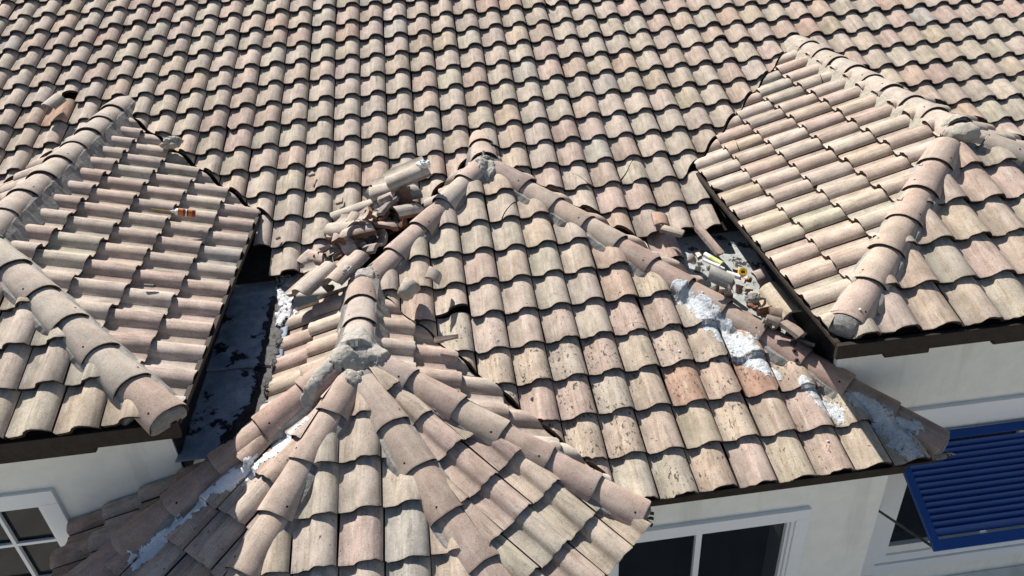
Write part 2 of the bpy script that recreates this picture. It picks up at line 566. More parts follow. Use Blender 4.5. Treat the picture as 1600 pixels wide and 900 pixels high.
REG = {
 'Lr': [hl('rL', (0,-3)), hl('hL', (0,-4)), ml('M','Lr',(-1.5,-5), .015)],
 'Ll': [hl('rL', (-9,-3)), hl('hL2', (-9,-4)), ml('M','Ll',(-3.4,-5), .015)],
 'Lf': [hl('hL', (-2.4,-8)), hl('hL2', (-2.4,-8))],
 'Rl': [hl('rR', (0,-3)), hl('hR', (0,-4)), ml('M','Rl',(4.6,-5), .01)],
 'Rr': [hl('rR', (9,-3)), hl('hR2', (9,-4)), ml('M','Rr',(6.6,-5), .015)],
 'Rf': [hl('hR', (5.6,-8)), hl('hR2', (5.6,-8))],
 'Cf': [hl('hCl', (1.6,-6)), hl('hCr', (1.6,-6)), ml('Cf','Dr',(2,-5), .03)],
 'Cr': [hl('rC', (5,-2.5)), hl('hCr', (5,-3)), ml('M','Cr',(2.2,-5), .01)],
 'Cl': [hl('rC', (-5,-2.5)), hl('hCl', (-2,-3)), ml('M','Cl',(1,-5), .01), half((.93,0),(.93,-9),(3,0)), half((0,-3.45),(1,-3.45),(0,0))],
 'Dr': [hl('rD', (3,-5)), hl('h4', (3,-5)), ml('Cf','Dr',(.6,-5.6), -.02)],
 'Dd': [hl('h3', (3,-7)), hl('h4', (1.5,-9))],
 'Df': [hl('h3', (0,-8)), hl('h2', (.5,-8))],
 'De': [hl('h2', (-3,-7)), hl('h1', (-1,-9))],
 'Dl': [hl('rD', (-3,-5)), hl('h1', (-3,-5)), half((-.44,0),(-.44,-9),(1,0)), half((0,-4.36),(1,-4.36),(0,-9))],
 'DlB': [hl('h1', (-3,-5)), half((-.43,0),(-.43,-9),(-3,0)), half((0,-6.07),(1,-6.07),(0,-9))],
}
FACES['DlB'] = FACES['Dl']

def tile_matrix(f, c, r, jit):
    """frame of the tile whose nose sits on row r and whose joint sits on column c"""
    x, y, z = f['ur'], -f['d'], f['n']
    o = f['o'] + f['ur'] * (TW * (c - f['u'])) + f['d'] * (f['e'] * r) - f['n'] * f['h']
    M = Matrix((x, y, z)).transposed().to_4x4()
    M.translation = o
    J = Matrix.Translation((jit.uniform(-.004,.004), jit.uniform(-.010,.009), jit.uniform(-.002,.004))) @ \
        Matrix.Rotation(jit.uniform(-.015,.015), 4, 'Z') @ Matrix.Rotation(jit.uniform(-.008,.008), 4, 'Y') @ Matrix.Rotation(jit.uniform(-.006,.006), 4, 'X')
    return M @ J

def local_planes(M, hs):
    """the half planes that cut this tile, in its own frame; None when the tile lies wholly outside"""
    cs = [M @ Vector((x, y, 0)) for x in (0, TW*1.015) for y in (0, TL)]
    out = []
    R = M.to_3x3().transposed()
    inv = M.inverted()
    for p, n in hs:
        ds = [n.dot(c.xy - p) for c in cs]
        if max(ds) < 0.012:
            return None
        if min(ds) < -0.002:
            out.append((inv @ Vector((p.x, p.y, M.translation.z)), -(R @ Vector((n.x, n.y, 0)))))
    return out

def deck(face, region, rows, parent, name='roof_slope', lab=None, lo=-14, eave=0.015, thick=0.035):
    f = FACES[face]
    o = f['o'] - f['n'] * (f['h'] + 0.006)
    bm = bmesh.new()
    q = []
    for u, v in ((-14, lo), (14, lo), (14, rows[1]*f['e'] - eave), (-14, rows[1]*f['e'] - eave)):
        q.append(bm.verts.new(o + f['ur'] * u + f['d'] * v))
    bm.faces.new(q)
    for p, n in region:
        bmesh.ops.bisect_plane(bm, geom=bm.verts[:] + bm.edges[:] + bm.faces[:], plane_co=(p.x, p.y, 0), plane_no=(-n.x, -n.y, 0), clear_outer=True)
    bm.faces.ensure_lookup_table()
    vs = [v.co.copy() for v in bm.faces[0].verts] if bm.faces else []
    bm.free()
    nn = (vs[1]-vs[0]).cross(vs[2]-vs[1])
    if nn.z < 0:
        vs.reverse()
    k = len(vs)
    off = base_of(parent)
    V = [v - off for v in vs] + [v - off - f['n'] * thick for v in vs]
    F = [tuple(range(k)), tuple(range(2*k-1, k-1, -1))] + [(i, k+i, k+(i+1) % k, (i+1) % k) for i in range(k)]
    F = [F[0], F[1]] + [tuple(reversed(x)) for x in F[2:]]
    me = mesh(name, V, F, [M_FELT])
    ob = bpy.data.objects.new(name, me)
    COL.objects.link(ob)
    ob.parent = parent
    if lab:
        ob['label'] = lab
    collect(me, Matrix.Translation(off))
    return ob

CRACKS = {('Cf', 1, 1): ((.235, .15, 0), (.8, -.6, 0)), ('Cf', 2, 2): ((.25, .20, 0), (.9, .45, 0)), ('Cf', 4, 5): ((.15, .075, 0), (.22, 1, 0)),
          ('M', 11, 10): ((.16, .26, 0), (.8, -.6, 0)), ('M', 9, 10): ((.15, .18, 0), (.9, .5, 0)), ('M', 12, 9): ((.15, .30, 0), (.35, 1, 0)), ('M', -6, 5): ((.15, .14, 0), (.2, 1, 0)),
          ('Rl', 3, 3): ((.2, .12, 0), (.2, 1, 0)), ('Rl', 1, 0): ((.2, .24, 0), (.3, 1, 0))}
SHORT = {('M', -10, 4): .13, ('M', 16, 4): .05, ('Cf', -1, 4): .07}
FIX = {('M', -10, 5): TERRA[0], ('Cf', 5, 7): TERRA[0], ('Cf', 7, 7): TERRA[1], ('Cf', 4, 4): PEACH[0], ('M', -5, 4): PEACH[2]}

def lay(face, cols, rows, region, parent, colour, dirt, seed, keep=None, region_of=None, fid=None):
    f = FACES[face]
    j = random.Random(seed)
    res = []
    for r in range(rows[0], rows[1] + 1):
        for c in range(cols[0], cols[1] + 1):
            M = tile_matrix(f, c, r, j)
            col, mi, dd = colour(j, c, r), j.randrange(5), dirt(j, c, r)
            ctr = M @ Vector((TW/2, f['e']/2, 0))
            if keep and not keep(ctr, c, r):
                continue
            hs = region_of(ctr) if region_of else region
            pl = local_planes(M, hs)
            if pl is None:
                continue
            me = TILES[mi]
            key = (fid or face, c, r)
            if key in SHORT:
                pl = pl + [(Vector((0, SHORT[key], 0)), Vector((.25, -1, 0)))]
            if j.random() < .045:      # a chipped lower corner
                sd = j.choice((0, 1))
                pl = pl + [(Vector((sd*TW + (.5-sd)*j.uniform(.04,.12), 0, 0)), Vector((sd*2-1, -j.uniform(.5,1.3), 0)))]
            if pl:
                me = cut(me, pl)
                if me is None:
                    continue
            if key in CRACKS:
                me = cracked(me, *CRACKS[key])
            col = FIX.get(key, col)
            res.append((me, M, (*col, dd), ctr))
            if parent:
                collect(me, M)
                o = link('tile', me, parent, M)
                o.color = (*col, dd)
    return res

# ------------------------------------------------------------------ ridge caps, mortar beds
def cap_mesh(seed, L_=0.46):
    r = random.Random(seed)
    bm = bmesh.new()
    K = 14
    rows = [(0.0, .146, .120, 0.0, -.005), (0.014, .145, .120, 0.0, 0.0), (L_, .120, .104, -.034, 0.0)]
    top, bot = [], []
    for y, a, b, z, dz in rows:
        tl, bl = [], []
        for i in range(K + 1):
            th = math.radians(-98 + 196 * i / K)
            wob = (math.sin(i*.9 + seed) * .003 + r.uniform(-.0015, .0015)) if y == 0 else 0
            tl.append(bm.verts.new((a*math.sin(th), y + wob, z + dz - b*(1-math.cos(th)))))
            bl.append(bm.verts.new(((a-.022)*math.sin(th), y + wob + (.003 if y == 0 else 0), z + dz - .022 - (b-.022)*(1-math.cos(th)))))
        top.append(tl); bot.append(bl)
    def face(vs, mi, sm):
        f = bm.faces.new(vs); f.material_index = mi; f.smooth = sm
    for i in range(K):
        for k in (0, 1):
            face((top[k][i], top[k][i+1], top[k+1][i+1], top[k+1][i]), 0, True)
        face((top[0][i+1], top[0][i], bot[0][i], bot[0][i+1]), 1, True)
        face((top[2][i], top[2][i+1], bot[2][i+1], bot[2][i]), 1, True)
        face((bot[0][i], bot[2][i], bot[2][i+1], bot[0][i+1]), 1, True)
    for i, rv in ((0, False), (K, True)):
        ring = [top[0][i], top[1][i], top[2][i], bot[2][i], bot[0][i]]
        face(ring if rv else ring[::-1], 1, False)
    for v in bot[1]:
        bm.verts.remove(v)
    # nail hole near the nose: a small dark disc
    th = math.radians(r.choice((-38, 40, -30, 34)))
    c = Vector((.142*math.sin(th), .07, -.007-.118*(1-math.cos(th)) + .0025))
    nrm = Vector((math.sin(th), 0, math.cos(th))).normalized()
    q = nrm.to_track_quat('Z', 'Y').to_matrix()
    f = bm.faces.new([bm.verts.new(c + nrm*.001 + q @ Vector((.0085*math.cos(w), .0085*math.sin(w), 0))) for w in [2*math.pi*i/8 for i in range(8)]])
    f.material_index = 2
    bm.normal_update()
    for e in bm.edges:
        if len(e.link_faces) == 2 and e.link_faces[0].material_index != e.link_faces[1].material_index:
            e.smooth = False
    me = bpy.data.meshes.new('ridge_cap')
    bm.to_mesh(me)
    bm.free()
    for m in (M_CAP, M_BODY, M_DOT):
        me.materials.append(m)
    me.update()
    return me
CAPS = [cap_mesh(s) for s in range(5)]

def line_frame(k, s):
    a, d = LINES[k]
    y = -d
    x = d.cross(Vector((0, 0, 1))).normalized()
    if x.cross(y).z < 0:
        x = -x
    z = x.cross(y).normalized()
    M = Matrix((x, y, z)).transposed().to_4x4()
    M.translation = a + d * s
    return M

def cap_row(k, noses, parent, start=None, mortar=M_MORTAR_PLAIN, end=None, tint=None, spot=.22, plug=True, dome=.03, low=None, low_s=0, bed=(.166, .148), seed=1):
    """one ridge or hip: its mortar bed (the part) with the caps lying on it (sub-parts)"""
    j = random.Random(seed * 31 + len(noses))
    s0 = start if start is not None else noses[0] - .42
    s1 = end if end is not None else noses[-1] + .0
    off = base_of(parent)
    V, F = [], []
    s1b = s1 - .20 if plug else s1
    n = max(4, int((s1b - s0) / .035))
    w, dp = bed
    sec = [(-w-.055, -dp-.10), (-w, -dp), (-w+.028, -dp+.050), (-.07, -.06), (.07, -.06), (w-.028, -dp+.050), (w, -dp), (w+.055, -dp-.10)]
    for i in range(n + 1):
        M = line_frame(k, s0 + (s1b - s0) * i / n)
        for q, (x, z) in enumerate(sec):
            p = M @ Vector((x, 0, z))
            am = .014 if q in (1, 6) else .008
            wv = noise.noise_vector(p * 7.0) * am + noise.noise_vector(p * 23.0) * am * .5
            V.append(p + wv - off)
    m = len(sec)
    for i in range(n):
        for q in range(m - 1):
            a = i*m + q
            F.append((a, a+1, a+m+1, a+m))
    F.append(tuple(range(m-1, -1, -1)))
    F.append(tuple(n*m + q for q in range(m)))
    F.append(tuple(i for i in (0, m-1)) + (n*m+m-1, n*m))
    me = mesh('mortar_bed', V, F, [mortar])
    bmx = bmesh.new(); bmx.from_mesh(me); bmesh.ops.recalc_face_normals(bmx, faces=bmx.faces); bmx.to_mesh(me); bmx.free()
    bed_o = bpy.data.objects.new('mortar_bed', me)
    COL.objects.link(bed_o)
    bed_o.parent = parent
    collect(me, Matrix.Translation(off))
    for i, s in enumerate(noses):
        M = line_frame(k, s) @ Matrix.Translation((j.uniform(-.005,.005), 0, j.uniform(-.003,.004))) @ Matrix.Rotation(j.uniform(-.02,.02), 4, 'Z') @ Matrix.Rotation(j.uniform(-.03,.03), 4, 'Y')
        me = CAPS[(i + seed) % 5]
        if start is not None and s - .46 < start - .05:
            me2 = cut(me, [(Vector((0, s - start, 0)), Vector((0, 1, 0)))], 'ridge_cap')
            me = me2 or me
        o = link('ridge_cap', me, bed_o, M)
        c = pick(j, *((low if low and s > low_s else tint) or ((CAPC, 1),)))
        o.color = (*c, spot * j.uniform(.5, 1.6))
        collect(me, M)
    if plug:
        M = line_frame(k, s1)
        V, F = [], []
        K = 16
        for y, sc in ((.03, .97), (.002, .97), (-dome*.45, .90), (-dome*.8, .72), (-dome, .42)):
            for i in range(K + 1):
                th = math.radians(-104 + 208 * i / K)
                p = M @ Vector((.136*sc*math.sin(th), y, -.010 - (.120)*(1-sc*math.cos(th)) * (1.0)))
                V.append(p + noise.noise_vector(p*18)*.008 - off)
        k2 = K + 1
        for r_ in range(4):
            for i in range(K):
                F.append((r_*k2+i, r_*k2+i+1, (r_+1)*k2+i+1, (r_+1)*k2+i))
        F.append(tuple(4*k2+i for i in range(k2)))
        F.append(tuple(reversed(range(k2))))
        for r_ in range(4):
            F.append((r_*k2, (r_+1)*k2, (r_+1)*k2+K, r_*k2+K))
        me = mesh('mortar_plug', V, F, [M_MORTAR_PLAIN])
        bmx = bmesh.new(); bmx.from_mesh(me); bmesh.ops.recalc_face_normals(bmx, faces=bmx.faces); bmx.to_mesh(me); bmx.free()
        o = bpy.data.objects.new('mortar_plug', me)
        COL.objects.link(o)
        o.parent = bed_o
    return bed_o

CAPC = [(.44,.342,.282),(.46,.358,.296),(.43,.330,.275),(.46,.370,.308)]
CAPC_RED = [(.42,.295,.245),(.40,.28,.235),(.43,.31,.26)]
CAPC_PALE = [(.47,.405,.345),(.49,.42,.355),(.46,.39,.33)]
CAPC_ROSE = [(.40,.30,.25),(.42,.315,.262),(.38,.288,.245)]

# ------------------------------------------------------------------ the main slope
ridge_y = {'L': (-4.2, -.72), 'R': (3.80, 7.5)}
def wing_top(p):
    zs = []
    if -4.25 < p.x < -.70:
        zs.append(min(zat('Lr', p.x, p.y), zat('Ll', p.x, p.y), zat('Lf', p.x, p.y)))
    if 3.80 < p.x < 7.6:
        zs.append(min(zat('Rl', p.x, p.y), zat('Rr', p.x, p.y), zat('Rf', p.x, p.y)))
    if .1 < p.x < 3.3:
        zs.append(min(zat('Cl', p.x, p.y), zat('Cr', p.x, p.y), zat('Cf', p.x, p.y)))
    return max(zs) if zs else -99

def m_region(p):
    hs = []
    if -4.2 < p.x < -.60 and p.y > -3.12:
        a = 'Lr' if p.x > -2.455 else 'Ll'
        hs.append(ml('M', a, (p.x + (9 if a == 'Lr' else -9), p.y + 9), .03))
    elif 3.70 < p.x < 7.6 and p.y > -3.15:
        a = 'Rl' if p.x < 5.63 else 'Rr'
        hs.append(ml('M', a, (p.x + (-9 if a == 'Rl' else 9), p.y + 9), .02))
    elif 3.60 < p.x < 7.6:
        hs.append((Vector((3.83, 0)), Vector((-1, 0))))
    elif -.8 < p.x < -.5:
        hs.append((Vector((-.76, 0)), Vector((1, 0))))
    elif .3 < p.x < 3.3:
        a = 'Cl' if p.x < 1.6 else 'Cr'
        hs.append(ml('M', a, (p.x + (-9 if a == 'Cl' else 9), p.y + 9), .02))
    return hs

def m_colour(j, c, r):
    k = min(1, max(0, (c + 2) / 22))
    return pick(j, (CREAM, 6.0 - 2.8*k), (PINK, 1.9 + .9*k), (GREEN, .8 + 1.0*k), (PEACH, .10 + 1.0*k), (TAN, .5 + 1.0*k), (SLATE, .25), (MAUVE, .4))

main = empty('main_roof', (0, -3, -1.4), 'long main roof slope of pale wavy tiles rising behind all the hipped wings', 'roof')
m_deck = deck('M', [half((0,-4.02),(1,-4.02),(0,9))], (0, 12), main, lab='felt bed of the long slope')
m_t = lay('M', (-20, 34), (-6, 12), None, None, m_colour, lambda j, c, r: .12 if j.random() < .85 else .45, 11,
          keep=lambda p, c, r: wing_top(p) < p.z + .11 and p.y > -4.4, region_of=m_region, fid='M')
ci = (Matrix.Translation(cam_o.location) @ cam_o.rotation_euler.to_matrix().to_4x4()).inverted()
def seen(p, mar=0.0):
    q = ci @ p
    x, y = 1175.05 * q.x / -q.z, 1175.05 * q.y / -q.z
    return abs(x) < 800 + mar and abs(y) < 450 + mar
def far_to_cam(p):
    return (p - Vector(cam_o.location)).length
order = sorted(m_t, key=lambda e: (0 if seen(e[3], 12) else 1, far_to_cam(e[3])))
for me, M, col, ctr in order[:300]:
    o = link('tile', me, m_deck, M)
    o.color = col
    collect(me, M)
V, F, MI, TINT, PLACE = [], [], [], [], []
for i, (me, M, col, ctr) in enumerate(order[300:]):
    n = len(V)
    V += [M @ v.co - base_of(m_deck) for v in me.vertices]
    z = rnd.random() * 97
    y = rnd.random() * 41
    PLACE += [(v.co.x, v.co.y + y, v.co.z + z) for v in me.vertices]
    TINT += [col] * len(me.vertices)
    for p in me.polygons:
        F.append(tuple(n + q for q in p.vertices))
        MI.append(p.material_index)
me = mesh('distant_tiles', V, F, [M_TILE_FAR, M_BODY], MI, True)
a = me.attributes.new('tint', 'FLOAT_COLOR', 'POINT'); a.data.foreach_set('color', [x for c in TINT for x in c])
a = me.attributes.new('place', 'FLOAT_VECTOR', 'POINT'); a.data.foreach_set('vector', [x for c in PLACE for x in c])
me.set_sharp_from_angle(angle=math.radians(50))
o = bpy.data.objects.new('distant_tiles', me); COL.objects.link(o); o.parent = m_deck
o['kind'] = 'stuff'
o['label'] = 'far upper courses of the same wavy tiles'

# slipped tiles at the foot of the slope, in the right hand gap
fM = FACES['M']
for c, r, col, dz in ((11.35, 12.9, PINK[3], .0),):
    M = tile_matrix(fM, c, r, random.Random(5))
    M = Matrix.Translation((.0, 0, -.02)) @ M
    o = link('tile', TILES[1], m_deck, M); o.color = (*col, .2); collect(TILES[1], M)

# membranes in the two gaps
def sheet(name, mat, pts, parent, nx=24, ny=60, amp=.006, lab=None):
    """gently uneven sheet over four corner points (a, b at the back, c, d at the front), 12 mm thick"""
    a, b, c, d = [Vector(p) for p in pts]
    off = base_of(parent)
    V, F = [], []
    for k in (0, -.012):
        for i in range(ny + 1):
            for j in range(nx + 1):
                v, u = i/ny, j/nx
                p = (a*(1-u) + b*u)*(1-v) + (d*(1-u) + c*u)*v
                p.z += noise.noise(p*3.1)*amp*2 + noise.noise(p*13)*amp + k
                V.append(p - off)
    w = nx + 1
    m = (nx+1)*(ny+1)
    for i in range(ny):
        for j in range(nx):
            q = i*w + j
            F.append((q, q+1, q+w+1, q+w)); F.append((m+q+w, m+q+w+1, m+q+1, m+q))
    rim = [i for i in range(nx)] + [nx + i*w for i in range(ny)] + [ny*w + j for j in range(nx, 0, -1)] + [i*w for i in range(ny, 0, -1)]
    for i, p in enumerate(rim):
        q = rim[(i+1) % len(rim)]
        F.append((q, p, m+p, m+q))
    me = mesh(name, V, F, [mat], smooth=True)
    bmx = bmesh.new(); bmx.from_mesh(me); bmesh.ops.recalc_face_normals(bmx, faces=bmx.faces); bmx.to_mesh(me); bmx.free()
    o = bpy.data.objects.new(name, me); COL.objects.link(o); o.parent = parent
    if lab:
        o['label'] = lab
    collect(me, Matrix.Translation(off))
    return o
sheet('valley_membrane', M_MEMB_DARK, ((-1.0,-3.75,-1.785),(-.36,-3.75,-1.785),(-.36,-5.17,-1.840),(-1.0,-5.12,-1.845)), main, amp=.010, lab='tar blotched back sheet of membrane in shade on the valley floor')
sheet('valley_membrane', M_MEMB_DARK, ((-1.0,-5.05,-1.862),(-.36,-5.05,-1.857),(-.36,-6.12,-1.900),(-1.0,-6.12,-1.915)), main, amp=.010, lab='lower front sheet of the tarred membrane')
sheet('valley_membrane', M_MEMB_GREY, ((3.05,-3.75,-1.745),(4.16,-3.75,-1.76),(4.16,-6.0,-2.22),(3.98,-6.0,-2.20)), main, lab='grey dusty membrane in the narrow valley floor')

# ------------------------------------------------------------------ the left wing
SK = dict(dirt=lambda j, c, r: .10 if j.random() < .8 else .4)
wl = empty('hip_wing', (-2.455, -6.0, -4.0), 'hip roofed wing with spray can on its tiles and paned white window below', 'house wing', 'hip roofed wings of the house')
col_L = lambda j, c, r: pick(j, (PINK, 3.2), (CREAM, 3), (MAUVE, 1.8), (GREEN, .9), (SLATE, .3))
s_ = deck('Lr', [shift(h, 0) for h in REG['Lr']], (0, 4), wl); lay('Lr', (-22, 8), (-3, 4), REG['Lr'], s_, col_L, SK['dirt'], 21)
s_ = deck('Lf', REG['Lf'], (0, 2), wl); lay('Lf', (-12, 6), (-4, 2), REG['Lf'], s_, lambda j, c, r: pick(j, (PINK, 2), (CREAM, 2), (TAN, 2), (GREEN, 1.5)), SK['dirt'], 22)
s_ = deck('Ll', REG['Ll'], (0, 3), wl); lay('Ll', (-6, 18), (-3, 3), REG['Ll'], s_, col_L, SK['dirt'], 23)
cap_row('rL', [.09 + .385*i for i in range(-1, 8)], wl, end=2.76, plug=False, tint=((CAPC_PALE, 1),), seed=2)
cap_row('hL', [.19 + .388*i for i in range(-1, 6)], wl, start=-.36, tint=((CAPC, 1), (CAPC_PALE, 1)), seed=3, mortar=M_BED)
cap_row('hL2', [.19 + .388*i for i in range(-1, 6)], wl, start=-.36, tint=((CAPC, 1),), seed=4)

def boards(parts, parent, name='fascia_or_shadow_strip', mat=M_WOOD):
    for a, b in parts:
        MB().box(a, b).build(name, mat, parent, .004)
boards([((-4.25,-6.425,-1.445),(-.745,-6.385,-1.315)), ((-4.25,-6.405,-1.500),(-1.32,-6.36,-1.447)), ((-.765,-6.383,-1.355),(-.725,-3.0,-1.318))], wl)
MB().box((-4.2,-6.384,-1.40),(-.767,-3.9,-1.385)).build('soffit', M_WOOD, wl)

def wall_front(name, x0, x1, z0, z1, y, th, holes, parent, mat=M_STUCCO):
    """wall facing the camera with window openings, one mesh of butted blocks"""
    mb = MB()
    xs = sorted({x0, x1, *[h[0] for h in holes], *[h[1] for h in holes]})
    zs = sorted({z0, z1, *[h[2] for h in holes], *[h[3] for h in holes]})
    off = base_of(parent)
    bm = bmesh.new()
    vs = {}
    def V(x, z):
        if (x, z) not in vs:
            vs[(x, z)] = bm.verts.new((x, y, z))
        return vs[(x, z)]
    for i in range(len(xs)-1):
        for k in range(len(zs)-1):
            cx, cz = (xs[i]+xs[i+1])/2, (zs[k]+zs[k+1])/2
            if any(h[0] < cx < h[1] and h[2] < cz < h[3] for h in holes):
                continue
            bm.faces.new((V(xs[i], zs[k]), V(xs[i+1], zs[k]), V(xs[i+1], zs[k+1]), V(xs[i], zs[k+1])))
    r = bmesh.ops.extrude_face_region(bm, geom=bm.faces[:])
    bmesh.ops.translate(bm, verts=[g for g in r['geom'] if isinstance(g, bmesh.types.BMVert)], vec=(0, th, 0))
    bmesh.ops.recalc_face_normals(bm, faces=bm.faces)
    bmesh.ops.translate(bm, verts=bm.verts, vec=-off)
    me = bpy.data.meshes.new(name)
    bm.to_mesh(me); bm.free()
    me.materials.append(mat)
    o = bpy.data.objects.new(name, me); COL.objects.link(o); o.parent = parent
    return o

def frame_ring(x0, x1, z0, z1, w, ya, yb, mb=None, sill=None):
    """a rectangular frame lying in the wall plane between depths ya (front) and yb"""
    mb = mb or MB()
    mb.box((x0, ya, z1-w), (x1, yb, z1))
    mb.box((x0, ya, z0), (x1, yb, z0+w))
    mb.box((x0, ya, z0+w), (x0+w, yb, z1-w))
    mb.box((x1-w, ya, z0+w), (x1, yb, z1-w))
    return mb

# wall, window
wall_front('wall', -4.1, -1.0, -4.2, -1.40, -6.05, .16, [(-3.518, -2.082, -3.865, -2.209)], wl)
MB().box((-1.16, -5.888, -4.2), (-1.0, -3.8, -1.40)).build('wall', M_STUCCO, wl)
MB().box((-.998, -6.04, -2.15), (-.985, -3.9, -1.46)).build('tar_flashing', M_TAR, wl)
win = frame_ring(-3.643, -1.953, -3.991, -2.083, .131, -6.085, -6.035).build('window', M_FRAME, wl, .004)
fr = frame_ring(-3.509, -2.086, -3.857, -2.216, .036, -6.062, -6.00).build('sash', M_FRAME, win, .003)
mb = MB()
for x in (-3.156, -2.8, -2.443):
    mb.box((x-.014, -6.045, -3.815), (x+.014, -6.015, -2.258))
mb.build('muntin', M_FRAME, win, .002)
mb = MB()
for z in (-2.639, -3.047, -3.446):
    mb.box((-3.467, -6.043, z-.014), (-2.128, -6.017, z+.014))
mb.build('muntin', M_FRAME, win, .002)
MB().box((-3.467, -6.012, -3.815), (-2.128, -6.006, -2.258)).build('pane', M_GLASS, win)
MB().box((-3.518, -5.83, -3.865), (-2.082, -5.80, -2.209)).build('dark_interior', M_ROOM, win)

# ------------------------------------------------------------------ the right wing
wr = empty('hip_wing', (5.63, -6.0, -4.2), 'hip roofed wing with cream mortar under its ridge and a blue louvred shutter below', 'house wing', 'hip roofed wings of the house')
col_R = lambda j, c, r: pick(j, (PINK, 3.0), (CREAM, 3), (TAN, 2), (GREEN, .9), (MAUVE, 1))
s_ = deck('Rl', REG['Rl'], (0, 4), wr); lay('Rl', (-8, 20), (-4, 4), REG['Rl'], s_, col_R, SK['dirt'], 31)
s_ = deck('Rf', REG['Rf'], (0, 1), wr); lay('Rf', (-6, 14), (-5, 1), REG['Rf'], s_, lambda j, c, r: pick(j, (PINK, 2), (GREEN, 1.6), (TAN, 2), (PEACH, 1), (MAUVE, 1)), lambda j, c, r: .2, 32)
s_ = deck('Rr', REG['Rr'], (0, 1), wr); lay('Rr', (-22, 10), (-6, 1), REG['Rr'], s_, lambda j, c, r: pick(j, (CREAM, 2), (PINK, 1)), SK['dirt'], 33)
cap_row('rR', [-.232 + .358*i for i in range(0, 9)], wr, start=-.63, end=2.62, dome=.04, mortar=M_MORTAR_CREAM, tint=((CAPC_PALE, 1),), seed=5)
cap_row('hR', [.0 + .375*i for i in range(0, 6)] + [1.90], wr, start=-.33, dome=.10, tint=((CAPC, 1),), seed=6, mortar=M_BED)
cap_row('hR2', [.0 + .375*i for i in range(0, 6)], wr, start=-.33, tint=((CAPC_PALE, 1),), seed=7)
boards([((3.79,-6.415,-1.470),(8.0,-6.375,-1.350)), ((3.79,-6.373,-1.385),(3.83,-3.0,-1.35)), ((4.17,-6.400,-1.520),(4.50,-6.360,-1.472)), ((4.99,-6.400,-1.520),(8.0,-6.360,-1.472))], wr)
MB().box((3.832,-6.374,-1.43),(8.0,-3.9,-1.415)).build('soffit', M_WOOD, wr)
KR, YR = 1.0832, 0.35            # the wall stands 0.35 m further back than the eave measurements were taken at
def RX(x): return 1.22176 + (x - 1.22176) * KR
def RZ(z): return 1.90545 + (z - 1.90545) * KR
wall_front('wall', 4.17, 8.4, -6.5, -1.43, -5.85, .16, [(RX(4.70), RX(6.75), RZ(-3.92), RZ(-2.62))], wr)
MB().box((4.17, -5.688, -4.5), (4.33, -3.8, -1.43)).build('wall', M_STUCCO, wr)
MB().box((4.155, -5.80, -2.45), (4.168, -3.9, -1.47)).build('tar_flashing', M_TAR, wr)
def rbox(a, b):
    return (RX(a[0]), a[1] + YR, RZ(a[2])), (RX(b[0]), b[1] + YR, RZ(b[2]))
win = frame_ring(RX(4.585), RX(6.865), RZ(-4.235), RZ(-2.235), .125, -5.895, -5.835).build('window', M_FRAME, wr, .004)
frame_ring(RX(4.702), RX(6.748), RZ(-4.118), RZ(-2.352), .108, -5.872, -5.77).build('sash', M_FRAME, win, .003)
MB().box(*rbox((5.71, -6.18, -4.016), (5.77, -6.13, -2.454))).build('mullion', M_FRAME, win, .003)
MB().box(*rbox((4.803, -6.152, -4.016), (5.708, -6.146, -2.454))).build('pane', M_GLASS, win)
MB().box(*rbox((5.772, -6.152, -4.016), (6.647, -6.146, -2.454))).build('pane', M_GLASS, win)
MB().box(*rbox((4.69, -6.01, -4.1), (6.76, -5.98, -2.4))).build('dark_interior', M_ROOM, win)
MB().box((4.2, -6.01, RZ(-4.62)), (8.4, -5.852, RZ(-4.47))).build('ledge', M_STUCCO, wr, .01)

# the shutter, hinged under the head of the window and propped open
hx, hy, hz = 4.803, -5.872, -2.886
bl = Vector((4.803, -6.714, -3.353))
top = Vector((hx, hy, hz))
dn = (bl - top); SL = dn.length; dn.normalize()
nx = Vector((1, 0, 0)); nn = nx.cross(dn).normalized()
if nn.z < 0: nn = -nn
SM = Matrix((nx, dn, nn)).transposed().to_4x4(); SM.translation = top
sh = MB()
SW = 2.5
sh.obox(SM, (0, 0, -.02), (SW, .075, .02)).obox(SM, (0, SL-.085, -.02), (SW, SL, .02))
for x in (0, 1.22, SW-.065):
    sh.obox(SM, (x, .075, -.02), (x+.065, SL-.085, .02))
shut = sh.build('shutter', M_BLUE, wr, .003)
nsl = 14
for x0, x1 in ((.066, 1.219), (1.286, SW-.066)):
    for i in range(nsl):
        yy = .105 + (SL - .22) * (i + .5) / nsl
        LM = SM @ Matrix.Translation((0, yy, 0)) @ Matrix.Rotation(math.radians(-34), 4, 'X')
        MB().obox(LM, (x0, -.034, -.0045), (x1, .034, .0045)).build('slat', M_BLUE, shut)
for x in (.03, SW-.03):
    a = SM @ Vector((x, SL-.03, -.03))
    MB().bar(a, (a.x + (.02 if x < 1 else -.02), -5.855, -3.80), .012).bar((a.x + (.02 if x < 1 else -.02), -5.868, -3.80), (a.x + (.02 if x < 1 else -.02), -5.846, -3.80), .03).build('prop_rod', M_STEEL, shut)

